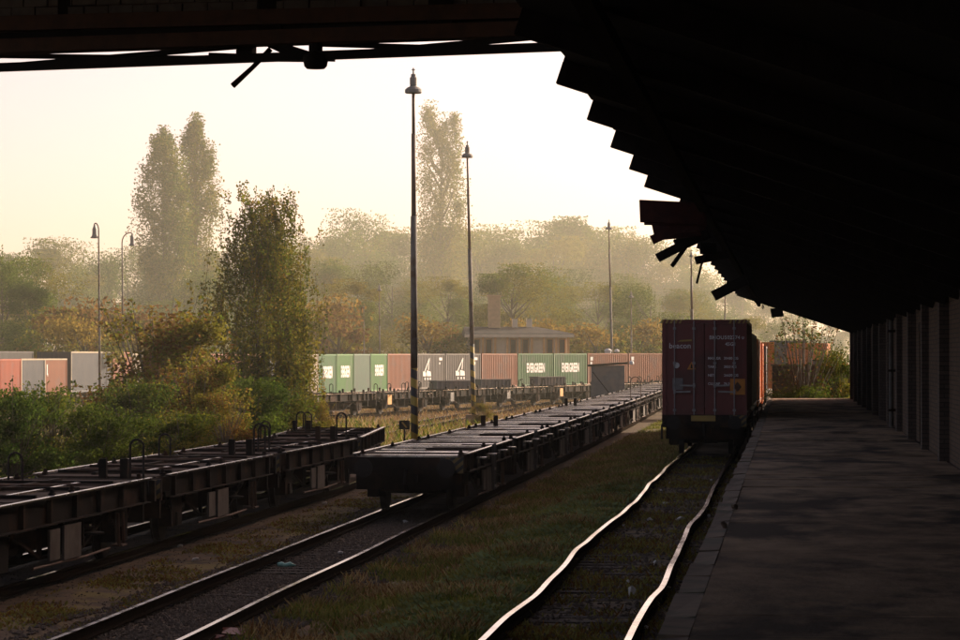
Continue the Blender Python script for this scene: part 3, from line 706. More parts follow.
def low_rack(px, ytop, d, wpx, label, rz):
    """folded flatrack: low ribbed steel frame"""
    z = P(px, ytop, d); sc = FPX/d; wid = wpx/sc
    t = thing('folded_flatrack', label, 'flatrack', (z.x, z.y, z.z-.9), rz, 'folded flatracks on the dark wagons')
    MB().box(0, wid, 0, .9, .12, .86).obj('frame', M['hut'], t)
    for k in range(9): MB().box(wid*k/8-.04, wid*k/8+.04, -.05, 0, .1, .88).obj('rib', M['hut'], t)
    MB().box(-.06, wid+.06, -.07, .95, .86, .92).box(-.06, wid+.06, -.07, .95, 0, .12).obj('rim', M['hut'], t)
low_rack(437, 381, 181, 42, 'low dark flatrack in front of the crane-marked grey container by the second mast', R(38))
low_rack(481, 379.5, 192, 36, 'low dark flatrack before the brown container left of the green pair', R(42))
low_rack(538.5, 377, 205, 36, 'low grey flatrack in front of the two green containers with white words', R(48))

# ------------------------------------------------------------------ containers
def cpaint(name, c, dirt=None):
    c = tuple(v*.48 for v in c)
    return mat('container_paint_'+name, c, tuple(x*.86 for x in c), 0.55, 0, 1.6, dirt=dirt or tuple(x*.6+.03 for x in c), dscale=.7, spec=.4)
CP = {'green': cpaint('green', (0.012,0.23,0.045)), 'lightgreen': cpaint('light_green', (0.05,0.32,0.035)), 'teal': cpaint('grey_green', (0.13,0.27,0.18)),
      'brown': cpaint('brown', (0.44,0.11,0.025)), 'grey': cpaint('grey', (0.16,0.145,0.13)), 'red': cpaint('red', (0.62,0.085,0.012)), 'orange': cpaint('orange', (1.2,0.30,0.03)),
      'steelgrey': cpaint('blue_grey', (0.105,0.12,0.145)), 'navy': cpaint('navy', (0.008,0.012,0.02), (0.012,0.014,0.018)), 'maroon': cpaint('maroon', (0.30,0.07,0.052), (0.09,0.03,0.022)),
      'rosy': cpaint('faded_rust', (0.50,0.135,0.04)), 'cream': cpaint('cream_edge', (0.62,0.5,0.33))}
_cm = {}
def cparts(Ln, H):
    if (Ln, H) in _cm: return _cm[(Ln, H)]
    W = 2.438; d = {}
    def corr(n, length, axis, off, z0, z1, sgn):
        b = MB(); vs = []; dpt = .036; pts = []
        for k in range(n):
            t0 = k/n; pts += [(t0, 0), (t0+.25/n, 0), (t0+.5/n, dpt), (t0+.75/n, dpt)]
        pts.append((1, 0))
        for t, u in pts:
            a = .1 + (length-.2)*t; o = off - sgn*(u+.012)
            vs += [((o, a, z0), (o, a, z1)) if axis == 'y' else ((a-length/2, o, z0), (a-length/2, o, z1))]
        flat = [p for q in vs for p in q]; fs = [(2*i, 2*i+2, 2*i+3, 2*i+1) for i in range(len(vs)-1)]
        return b.add(flat, fs)
    ns = int(Ln/.28)
    d['side_panel'] = [corr(ns, Ln, 'y', s*W/2, .14, H-.1, s).mesh('side_panel', M['steel']) for s in (-1, 1)]
    d['end_panel'] = corr(8, W, 'x', Ln, .14, H-.12, 1).mesh('end_panel', M['steel'])
    rb = MB(); nr_ = int(Ln/.5)
    rb.box(-W/2+.06, W/2-.06, .08, Ln-.08, H-.05, H-.03)
    for k in range(nr_): rb.box(-W/2+.12, W/2-.12, .2+k*(Ln-.4)/nr_, .2+k*(Ln-.4)/nr_+.2, H-.03, H-.012)
    d['roof'] = rb.mesh('roof', M['steel'])
    fb = MB()
    for s in (-1, 1):
        for y in (0, Ln-.12): fb.box(*sorted((s*(W/2-.11), s*W/2)), y, y+.12, .0, H)
        fb.box(*sorted((s*(W/2-.07), s*W/2)), .12, Ln-.12, H-.1, H-.01); fb.box(*sorted((s*(W/2-.07), s*W/2)), .12, Ln-.12, .02, .16)
    for y in (0.01, Ln-.11): fb.box(-W/2+.11, W/2-.11, y, y+.1, H-.13, H-.008); fb.box(-W/2+.11, W/2-.11, y, y+.1, .015, .16)
    d['frame'] = fb.mesh('frame', M['steel'])
    d['floor'] = MB().box(-W/2+.07, W/2-.07, .1, Ln-.1, .06, .14).mesh('floor', M['steel'])
    dm = MB(); x0, x1 = .012, W/2-.112; z0, z1 = .165, H-.135
    dm.box(x0, x1, .035, .075, z0, z1)
    for zz in np.linspace(z0, z1, 6)[:-1]: dm.box(x0+.07, x1-.07, .02, .035, zz+.07, zz+(z1-z0)/5-.05)
    d['door'] = dm.mesh('door', M['steel'])
    d['rod'] = MB().tube([(0, -.02, .05), (0, -.02, H-.04)], .017, 6).mesh('lock_rod', M['steel'])
    _cm[(Ln, H)] = d; return d
def setm(o, m):
    o.material_slots[0].link = 'OBJECT'; o.material_slots[0].material = m; return o
def container(label, col, p, h, Ln=6.06, H=2.59, group=None, edge=None, name='shipping_container'):
    t = thing(name, label, 'container', p, h, group); d = cparts(Ln, H); m = CP[col]; e = CP[edge] if edge else m
    for me_ in d['side_panel']: setm(link('side_panel', me_, t), m)
    setm(link('end_panel', d['end_panel'], t), m); setm(link('roof', d['roof'], t), m); setm(link('frame', d['frame'], t), e)
    link('floor', d['floor'], t)
    for s in (1, -1):
        dr = setm(link('door', d['door'], t, None, None, (s,1,1)), m)
        for xr in (.30, .86): setm(link('lock_rod', d['rod'], dr, (xr, 0, 0)), M['greypanel'])
    return t
_txt = {}
def lettering(txt, par, size, loc, rot, m, ext=.003, bold=0.0, name='lettering', sx=1.0, align='CENTER'):
    c = bpy.data.curves.new(name, 'FONT'); c.body = txt; c.size = size; c.extrude = ext; c.offset = bold; c.align_x = align; c.align_y = 'CENTER'; c.resolution_u = 2
    c.materials.append(m); tmp = bpy.data.objects.new(name, c); COL.objects.link(tmp)
    key = (txt, size, m.name, bold)
    if key not in _txt:
        bpy.context.view_layer.update(); me_ = bpy.data.meshes.new_from_object(tmp.evaluated_get(bpy.context.evaluated_depsgraph_get())); me_.name = name; _txt[key] = me_
        if not me_.materials: me_.materials.append(m)
    bpy.data.objects.remove(tmp); o = link(name, _txt[key], par, loc, rot); o.scale = (sx,1,1); return o
def crane_mark(par, W, Ln, H, z):
    x = W/2+.006; c = Ln*.42; b = MB()
    def q(pts): b.poly([(x, c+u, z+v) for u, v in pts], (.006,0,0))
    q([(-.75,-.1),(.35,1.0),(.45,.95),(-.55,-.1)]); q([(.35,1.0),(.45,.95),(.25,.1),(.12,.1)])
    q([(-.9,-.35),(-.3,-.35),(-.3,-.08),(-.9,.02)]); q([(-.15,-.35),(.7,-.35),(.62,-.02),(-.15,.08)])
    for u in (-.6,-.05,.45): q([(u,-.62),(u+.22,-.62),(u+.22,-.45),(u,-.45)])
    b.obj('crane_emblem', M['white'], par)
GR = 'containers in the long row across the background'
spec = [('green','green',True,'dark green container with white lettering right beside the birch'), ('lightgreen','lightgreen',True,'bright green lettered container second to the right of the birch'),
        ('teal','teal',False,'plain grey-green container without lettering between two green ones'), ('lightgreen','lightgreen',True,'bright green lettered container left of the brown one behind the tall mast'),
        ('brown','brown',False,'brown container just left of the tall striped mast'), ('grey','grey','c','grey container with white emblem just right of the tall mast'),
        ('grey','grey','c','grey container with white emblem behind the second mast'), ('brown','brown',False,'brown ribbed container between grey one and green pair'),
        ('green','green',True,'left of the two broad green containers with white lettering'), ('green','green',True,'right of the two broad green containers with white lettering'),
        ('rosy','rosy','r','rust-red container behind the grey hut roof'), ('rosy','rosy','r','pale rust-red container immediately left of the dark maroon container'), ('rosy','rosy',False,'rust-red container hidden behind the dark maroon one')]
fnr, _ = along(ROW)
for k, (c, e, mk, lb) in enumerate(spec):
    a, b = ROW[k], ROW[k+1]; dvec = b-a; h = math.atan2(-dvec.x, dvec.y); rt = Vector((math.cos(h), math.sin(h), 0))
    top = 3.02 + .10*k/10
    p = a - rt*1.219; t = container(lb, c, (p.x, p.y, top-2.59), h, group=GR)
    if mk is True: lettering('EVERGREEN', t, .98, (1.222, 3.03, 1.42), (R(90),0,R(90)), M['white'], bold=.035, sx=.62)
    if mk == 'c': crane_mark(t, 2.438, 6.06, 2.59, 1.3); MB().box(1.219, 1.225, 4.9, 5.5, 2.1, 2.3).box(1.219, 1.225, 4.9, 5.1, 1.8, 1.95).obj('data_plate', M['white'], t)
    if mk == 'r': MB().box(1.219, 1.225, .35, .75, 2.0, 2.3).box(1.219, 1.225, .35, .6, 1.65, 1.9).obj('data_plate', M['white'], t)
    # carrier wagon under it
    if k % 2 == 0 and k < 12:
        c2 = put(PLAIN, (p.x, p.y, top-2.59-1.27), h, ORD[k//2]+' low carrier wagon from the left under the background container row', 'carrier wagons under the container row', ('buffer','coupling','stripe_plate'))
for k in range(6):
    a = back[k]; p = a - Vector((1.219,0,0)); hid = ['rosy','brown','rosy','steelgrey','rosy','cream'][k]
    container(f'{ORD[5-k]} container leftward from the dark green one, glimpsed through birch leaves', hid, (p.x, p.y, .42), 0, group=GR)
# the group standing at the left edge of the picture
GL2 = 'containers standing at the far left'
def on_line(px, X): return -X*FPX/(788-px)
XL = -50.0
TRIM = MB().box(1.19, 1.235, 0, 1, -.09, .015).mesh('sunlit_top_trim', CP['cream'])  # cream bar: pale trim and the sunlit top edge put into colour
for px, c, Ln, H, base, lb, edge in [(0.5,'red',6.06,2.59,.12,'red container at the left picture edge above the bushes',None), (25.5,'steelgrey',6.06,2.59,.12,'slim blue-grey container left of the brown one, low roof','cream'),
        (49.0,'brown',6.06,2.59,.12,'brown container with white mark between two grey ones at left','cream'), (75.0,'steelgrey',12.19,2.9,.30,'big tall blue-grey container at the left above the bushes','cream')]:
    yy = on_line(px, XL); q = P(px, 370, yy); t = container(lb, c, (XL-1.219, q.y, base), 0, Ln, H, GL2, None)
    if edge: link('sunlit_top_trim', TRIM, t, (0,0,H), None, (1,Ln,1)); MB().box(1.222, 1.236, -.01, .16, .1, H-.08).obj('corner_trim', CP['cream'], t)
    if c == 'brown': MB().box(1.219, 1.226, .5, .7, 1.5, 2.2).box(1.219, 1.226, .7, .8, 1.4, 1.6).obj('white_mark', M['white'], t)
q = P(15, 370, 190); container('dark navy container standing behind the low grey and brown ones', 'navy', (-53.3, q.y-1.0, .32), 0, 12.19, 2.9, GL2)
q = P(118, 370, 216); container('dusty pink container partly behind the autumn bush', 'rosy', (-51.2, q.y, .3), 0, 6.06, 2.9, GL2)
container('pale container behind the autumn bush, light roof edge', 'cream', (-51.2, q.y+6.5, .2), 0, 6.06, 2.9, GL2)
# the platform train: dark container first
YC = 84.0
wg = put(PLAIN, (-2.40, YC-.3, 0), 0, 'dark flat wagon carrying the maroon container beside the platform', 'wagons beside the platform', ('deck_plate',))
MB().tube([(-1.15, .2, 1.0), (-1.22, .1, .9), (-1.22, .1, .5)], .03, 6).obj('hand_hoop', M['castiron'], wg)
ZD = 1.06
dk = thing('dark_container', 'dark maroon high container, closed doors with white markings, on the platform track', 'container', (-2.40, YC, ZD))
Ln, H = 12.19, 2.9; d = cparts(Ln, H); mm = CP['maroon']
for me_ in d['side_panel']: setm(link('side_panel', me_, dk), mm)
for nme in ('end_panel', 'roof', 'frame'): setm(link(nme, d[nme], dk), mm)
link('floor', d['floor'], dk)
W2 = 1.219
for s in (1, -1):
    dr = setm(link('door', d['door'], dk, None, None, (s,1,1)), mm)
    for xr in (.30, .86):
        setm(link('lock_rod', d['rod'], dr, (xr, 0, 0)), M['galv'])
    hb = MB()
    for xr, zz in ((.30, .98), (.86, .80)):
        hb.bar((xr-.04, -.05, zz), (xr+.42 if xr < .5 else xr-.46, -.05, zz+.01), .03, .045); hb.box(xr-.03, xr+.03, -.055, .02, zz-.06, zz+.07)
    for xr in (.30, .86):
        for zz in (.24, 1.6, H-.3): hb.box(xr-.045, xr+.045, -.045, .03, zz, zz+.07)
    hb.obj('door_handle', M['galv'], dr)
    hg = MB()
    for zz in (.4, 1.05, 1.75, 2.4): hg.box(W2-.16, W2-.03, -.015, .03, zz, zz+.12)
    hg.obj('hinge', mm, dr)
FY = (-.004, (R(90), 0, 0))
Wm, Gm = mat('faded_white_print', (0.66,0.62,0.58), (0.46,0.43,0.40), 0.7, 0, 9), M['galv']
def dl(txt, size, x, z, m=Wm, al='LEFT', nm='lettering'): return lettering(txt, dk, size, (x, -.012, z), (R(90),0,0), m, .002, .003, nm, 1, al)
dl('BMOU', .15, .14, 2.37); dl('502774 0', .15, .58, 2.37); dl('45G1', .14, .60, 2.18)
for i, (a, b) in enumerate([('MAX.GR', '30480'), ('TARE', '3850'), ('NET', '26630'), ('CU.CAP', '76.3')]):
    dl(a, .10, .10, 1.77-.245*i); dl(b+' KG' if i < 3 else b+' CU.M', .10, .56, 1.77-.245*i)
dl('beacon', .22, -1.02, 2.13)
MB().poly([(-.78,-.014,2.25),(-.36,-.014,2.27),(-.36,-.014,2.32),(-.70,-.014,2.30)], (0,.006,0)).obj('yellow_swoosh', M['yellow'], dk)
MB().poly([(.74,-.016,.72),(1.17,-.016,.72),(1.17,-.016,1.18),(.74,-.016,1.18)], (0,.008,0)).obj('orange_label', M['orangesign'], dk)
MB().poly([(.84,-.022,.95),(.955,-.022,.80),(1.07,-.022,.95),(.955,-.022,1.10)], (0,.004,0)).obj('label_diamond', M['rust'], dk)
MB().poly([(-.50,-.016,1.45),(-.24,-.016,1.45),(-.37,-.016,1.68)], (0,.008,0)).obj('warning_triangle', M['orangesign'], dk)
MB().poly([(-.40,-.02,1.48),(-.34,-.02,1.48),(-.355,-.02,1.60),(-.385,-.02,1.60)], (0,.004,0)).obj('triangle_mark', M['castiron'], dk)
MB().poly([(-.80+.085*math.cos(a), -.016, 1.57+.085*math.sin(a)) for a in np.linspace(0, 2*math.pi, 14)[:-1]], (0,.008,0)).obj('round_sticker', Wm, dk)
MB().poly([(-.92,-.016,.86),(-.62,-.016,.86),(-.62,-.016,1.2),(-.92,-.016,1.2)], (0,.008,0)).obj('data_plate', mat('dull_plate', (0.17,0.15,0.14), (0.13,0.115,0.105), 0.6), dk)
MB().box(-.38, .32, -.10, -.085, -.04, .12).obj('yellow_plate', M['yellow'], dk)
hz = MB()
for s in (-1, 1):
    for k in range(5): hz.poly([(s*.98-.28+k*.13, -.004, H-.12), (s*.98-.22+k*.13, -.004, H-.12), (s*.98-.17+k*.13, -.004, H-.01), (s*.98-.23+k*.13, -.004, H-.01)], (0,.01,0))
hz.obj('height_stripe', M['yellow'], dk)
GT = 'containers of the platform train'
yy = YC + 12.19 + 1.4
for i, (c, Ln, H, lb, dx) in enumerate([('cream',12.19,2.59,'pale lit container directly behind the dark maroon one',.02), ('orange',12.19,2.59,'rust orange container third along the platform train',.05), ('orange',6.06,2.59,'orange container at the far end of the platform train',.10),
        ('steelgrey',6.06,2.59,'grey container at the far end of the platform train',.2)]):
    container(lb, c, (-2.40+dx, yy, ZD-(.1*i)), 0, Ln, H, GT)
    if i < 3: put(PLAIN, (-2.40+dx, yy-.2, -(.1*i)), 0, ('second','third','last')[i]+' flat wagon of the platform train, under the lit containers', 'wagons beside the platform', ('deck_plate','stripe_plate','buffer'))
    yy += Ln + 1.5
for px, c, d_, ht, lb, rz in [(752,'orange',160,342,'bright orange container standing beyond the platform end, left of the shrub',R(2)), (788,'steelgrey',190,340.5,'grey container between two orange ones beyond the platform shrub',R(0)), (807,'orange',178,343,'orange container behind the shrub at the platform end',R(-3))]:
    q = P(px, ht, d_); container(lb, c, (q.x, q.y, q.z-2.59), rz, 6.06, 2.59, 'containers beyond the platform end')
p0, p1 = P(772, 366, 135), P(852, 366, 135)
bw = thing('brick_wall', 'low dark brick wall behind the shrubs closing off the platform end', 'wall', (p0.x, p0.y, -.3))
MB().box(0, p1.x-p0.x, 0, .3, 0, p0.z+.3).obj('masonry', M['darkbrick'], bw); MB().box(-.05, p1.x-p0.x+.05, -.05, .35, p0.z+.3, p0.z+.38).obj('wall_cap', M['coping'], bw)
q = P(813, 361, 150); t = thing('steel_cabinet', 'dark steel cabinet beyond the platform end behind the shrub', 'cabinet', (q.x, q.y, .2))
MB().box(0, .9, 0, .8, 0, q.z-.2).obj('case', M['hut'], t); MB().box(-.05, .95, -.05, .85, q.z-.2, q.z-.13).obj('lid', M['steel'], t); MB().box(.05, .85, -.02, 0, .1, q.z-.35).obj('door', M['hut'], t)

# ------------------------------------------------------------------ masts, signs, hut, house
GMAST = 'lamp masts standing in the yard'
def mast(px, pxb, ytop, d, label, r0=.13, hazard=None, lampw=.59, blue=False, foot=.25, z0=None, thin=1.0):
    top, bot = P(px, ytop, d), P(pxb, 420, d); zb = gzf(bot.x, bot.y) if z0 is None else z0
    t = thing('lamp_mast', label, 'lamp mast', (bot.x, bot.y, zb), 0, GMAST); hgt = top.z - zb; lean = top.x - bot.x; k = lampw/.59
    def c(z): return (lean*z/hgt, 0, z)
    zt = hgt - .92*k
    za, zb_ = hgt*.62, hgt*.83
    zh = hazard or 0.0
    if zh: MB().tube([c(foot), c(zh)], [r0*1.02, r0*1.0], 12).obj('striped_sleeve', M['hazard'], t, True)
    MB().tube([c(max(zh, foot*.5)+.0005), c(za)], [r0*.98, r0*.86], 12).obj('lower_tube', M['mast'], t, True)
    MB().tube([c(za), c(zb_)], [r0*.66, r0*.6], 10).obj('middle_tube', M['mastdark'], t, True)
    MB().tube([c(zb_), c(zt)], [r0*.46, r0*.42], 10).obj('upper_tube', M['mastdark'], t, True)
    if foot: MB().box(-.4, .4, -.4, .4, -.3, foot).obj('footing', M['concrete'], t)
    if blue: MB().tube([c(.32), c(.62)], r0*1.12, 12).obj('blue_band', M['blue'], t, True)
    ld = link('lamp_head', MB().lathe((0,0,0), [(.05*k,-.05*k),(.27*k,-.04*k),(.295*k,0),(.295*k,.09*k),(.20*k,.17*k),(.12*k,.20*k),(.12*k,.24*k)], 16).mesh('lamp_head', M['lamp']), t, c(zt+.05*k))
    MB().lathe((0,0,.24*k), [(.10*k,0),(.125*k,.02*k),(.125*k,.26*k),(.085*k,.30*k),(.085*k,.38*k),(.03*k,.40*k),(.025*k,.6*k)], 12).obj('cap', M['lamp'], ld)
    MB().box(-.06*k, .06*k, -.02, .02, .76*k, .79*k).obj('finial', M['lamp'], ld)
    return t
mast(412.7, 414.5, 66.5, 100, 'tallest nearest lamp mast with striped foot and blue band', .125, 3.15, .59, True, .2)
mast(466.4, 474.0, 140, 150, 'second tall lamp mast leaning slightly, striped foot in a weed clump', .115, 4.2, .585, False, .55)
mast(608.5, 612.8, 219, 254, 'slim distant lamp mast rising behind the grey hut', .12, None, .59)
mast(631, 631.5, 290, 262, 'short faint lamp mast in haze right of the hut mast', .08, None, .45)
mast(379, 380, 283, 258, 'faint hazy lamp mast left of the tallest mast', .08, None, .45)
mast(691, 693, 250, 205, 'plain thin mast seen under the broken eave', .13, None, .3)
mast(725, 724.6, 262, 230, 'very thin distant mast beneath the hanging boards', .07, None, .2)
mast(363.5, 364.5, 305, 252, 'thin headless mast in haze beside the green containers', .06, None, .12)
mast(174, 173.5, 302, 250, 'small thin signal post between the poplars and the bush', .06, None, .3)
def gooseneck(px, pxb, ytop, d, reach, label):
    top, bot = P(px, ytop, d), P(pxb, 420, d); zb = gzf(bot.x, bot.y); hgt = top.z-zb
    t = thing('street_lamp', label, 'street lamp', (bot.x, bot.y, zb), 0, 'curved arm lamps at the left'); s = 1 if reach > 0 else -1; ln = top.x-bot.x; a = abs(reach)
    MB().tube([(0,0,0), (ln*.5,0,hgt*.5), (ln,0,hgt-.7*a-.3)], [.09,.07,.05], 8).obj('pole', M['mast'], t, True)
    pts = [(ln+s*a*(1-math.cos(u)), 0, hgt-.7*a-.3+(.7*a+.3)*math.sin(u)) for u in np.linspace(0, math.pi/2, 7)] + [(ln+s*a*1.25, 0, hgt-.06)]
    MB().tube(pts, .045, 8).obj('curved_arm', M['mastdark'], t, True)
    ex = ln+s*a*1.25
    MB().lathe((ex,0,hgt-1.0), [(.05,.0),(.27,.02),(.27,.08),(.19,.14),(.15,.3),(.15,.62),(.09,.75),(.04,.95)], 12).obj('lamp_head', M['lamp'], t, True)
gooseneck(98, 100, 223, 190, -.22, 'street lamp with bell head turned left, taller of the curved pair')
gooseneck(121.5, 123.5, 232.5, 215, .62, 'street lamp with longer curved arm to the right, left of the poplars')
p = P(404.5, 436, 112)
sg = thing('shunting_sign', 'small dark square sign with pale slash left of the tallest mast', 'sign', (p.x, p.y, gzf(p.x, p.y)))
zs = P(404.5, 425, 112).z - gzf(p.x, p.y)
MB().box(-.03, .03, 0, .05, 0, zs-.1).obj('post', M['steel'], sg); MB().box(-.21, .21, -.03, 0, zs-.17, zs+.17).obj('panel', M['castiron'], sg)
MB().poly([(-.12,-.036,zs+.10),(-.06,-.036,zs+.12),(.12,-.036,zs-.10),(.06,-.036,zs-.12)], (0,.005,0)).obj('slash', M['yellow'], sg)
# grey hut before the rust red containers
q = P(591, 364, 185); hut = thing('equipment_hut', 'grey sheet-metal hut with dark overhanging roof before the rust-red container', 'hut', (q.x, q.y, -.65), R(4))
hz_ = q.z+.65; wd = 33.5*185/FPX
MB().box(0, wd, 0, 2.0, 0, hz_-.1).obj('wall', M['hut'], hut); 
MB().add([(-.2,-.2,hz_-.16),(wd+.2,-.2,hz_-.0),(wd+.2,2.2,hz_-.0),(-.2,2.2,hz_-.16),(-.2,-.2,hz_-.04),(wd+.2,-.2,hz_+.12),(wd+.2,2.2,hz_+.12),(-.2,2.2,hz_-.04)],[(0,3,2,1),(4,5,6,7),(0,1,5,4),(1,2,6,5),(2,3,7,6),(3,0,4,7)]).obj('roof', M['steel'], hut)
MB().bar((.1,-.02,hz_-.5), (wd-.3,-.02,.3), .03, .05).obj('brace', M['steel'], hut)
for k in range(5): MB().box(.05+k*wd/5, .05+k*wd/5+wd/5-.06, -.012, 0, .1, hz_-.22).obj('wall_sheet', M['hut'], hut)
MB().lathe((wd+.45,.1,hz_-.05), [(.05,0),(.16,.05),(.14,.2),(.03,.28)], 8).obj('lamp', M['white'], hut)
lm = thing('floodlight', 'white twin floodlight above the rust-red containers beside the slim mast', 'floodlight', P(608, 352, 250)); 
MB().lathe((.0,0,0), [(.05,-.2),(.26,-.1),(.34,.15),(.1,.3)], 10).obj('lamp_head', M['white'], lm); MB().lathe((.75,0,.05), [(.05,-.1),(.2,-.05),(.22,.1),(.05,.2)], 10).obj('lamp_head', M['white'], lm); MB().bar((-.1,0,-.2), (.85,0,-.1), .06, .06).bar((.35,0,-.2), (.35,0,-1.2), .08, .08).obj('bracket', M['mast'], lm)
# house in the haze
d_ = 262; a = P(470, 333, d_); hs = thing('house', 'low house with flat roof edge and tall chimney in the haze behind the containers', 'house', (a.x, a.y, -.6), R(9))
sc = FPX/d_; hw = 98/sc; hh = a.z+.6
MB().box(0, hw, 0, 6, 0, hh-.35).obj('wall', M['plaster'], hs)
rf = MB().add([(-.5,-.7,hh-.35),(hw+.5,-.7,hh-.35),(hw+.5,6.6,hh-.35),(-.5,6.6,hh-.35),(-.5,-.7,hh-.05),(hw+.5,-.7,hh-.05),(hw+.5,6.6,hh-.05),(-.5,6.6,hh-.05),(-.4,3,hh+.6),(hw*.7,3,hh+.6)],
   [(0,3,2,1),(0,1,5,4),(1,2,6,5),(2,3,7,6),(3,0,4,7),(4,5,9,8),(6,7,8,9),(5,6,9),(7,4,8)]).obj('roof', M['roofgrey'], hs)
MB().box(-.52, hw+.52, -.76, -.7, hh-.40, hh-.1).obj('fascia', M['plaster'], rf)
cx = 20/sc
ch = MB().box(cx, cx+12/sc, 2.4, 3.5, hh+.2, hh+.2+3.1).box(cx-.08, cx+12/sc+.08, 2.32, 3.58, hh+3.3, hh+3.5).obj('chimney', mat('pale_chimney_brick', (0.66,0.44,0.24), (0.55,0.37,0.2), 0.85, 0, 4), rf)
for u in (.45, .6): MB().box(hw*u, hw*u+.5, 2.6, 3.2, hh+.3, hh+1.3).obj('chimney_pot', M['plaster'], rf)
for k in range(8):
    x = .3 + k*(hw-.9)/7.2
    if k % 3 != 2: wn = MB().box(x, x+.62, -.05, 0, hh-1.9, hh-.5).obj('window', M['orangeplaster'], hs); MB().box(x+.08, x+.54, -.06, -.05, hh-1.8, hh-.6).obj('pane', M['glass'], wn)
    MB().box(x+.75, x+.95, -.5, -.3, 0, hh-.4).obj('post', M['orangeplaster'], hs)
for pr in (PLATES, LADDER, PLAIN):
    def kill(o):
        for ch in list(o.children): kill(ch)
        bpy.data.objects.remove(o)
    kill(pr)

# ------------------------------------------------------------------ trees, bushes
def leaf_cloud(g, pts, size, aspect=.6, droop=0.0):
    n = len(pts); u = g.normal(size=(n,3)); u[:,2] -= droop*2; u /= np.linalg.norm(u, axis=1)[:,None]
    v = np.cross(u, g.normal(size=(n,3))); v /= np.linalg.norm(v, axis=1)[:,None]+1e-9
    s = size*g.uniform(.55,1.35,n)[:,None]; u = u*s*.5; v = v*s*.5*aspect
    return np.stack([pts-u, pts+v*1.0+u*.1, pts+u, pts-v+u*.1], 1).reshape(-1,3)
def blob(g, c, rad, n, shell=.55):
    d = g.normal(size=(n,3)); d /= np.linalg.norm(d,axis=1)[:,None]
    r = (shell + (1-shell)*g.random(n))**.7
    r = np.where(g.random(n) < .2, g.random(n), r)*(1+.25*np.sin(d[:,0]*5+c[0]*3)*np.sin(d[:,2]*6+c[1]*2))
    q = np.asarray(c) + d*r[:,None]*np.asarray(rad); k = g.random(n) < .45
    return np.where(k[:,None], np.asarray(c) + np.clip(g.normal(size=(n,3)),-1.3,1.3)*np.asarray(rad)*.70, q)
def trunk_mesh(name, g, H, r0, limbs, m, top=.8, lean=.03):
    b = MB(); pts = [(math.sin(k*1.3)*lean*H*.2*k/5, math.cos(k*1.7)*lean*H*.2*k/5, H*top*k/6-.15) for k in range(7)]
    b.tube(pts, [r0*(1-.13*k)*(1.35 if k == 0 else 1) for k in range(7)], 8)
    for (z0, p) in limbs:
        k = min(6, max(0, z0/(H*top)*6)); i = int(min(5, k)); a = Vector(pts[i]).lerp(Vector(pts[i+1]), k-i); p = Vector(p); mid = a.lerp(p, .5) + Vector((0,0,-.05*H*abs(g.normal()*.5)))
        b.tube([a, mid, p], [r0*.42, r0*.27, r0*.08], 5)
    return b.mesh(name, m, True)
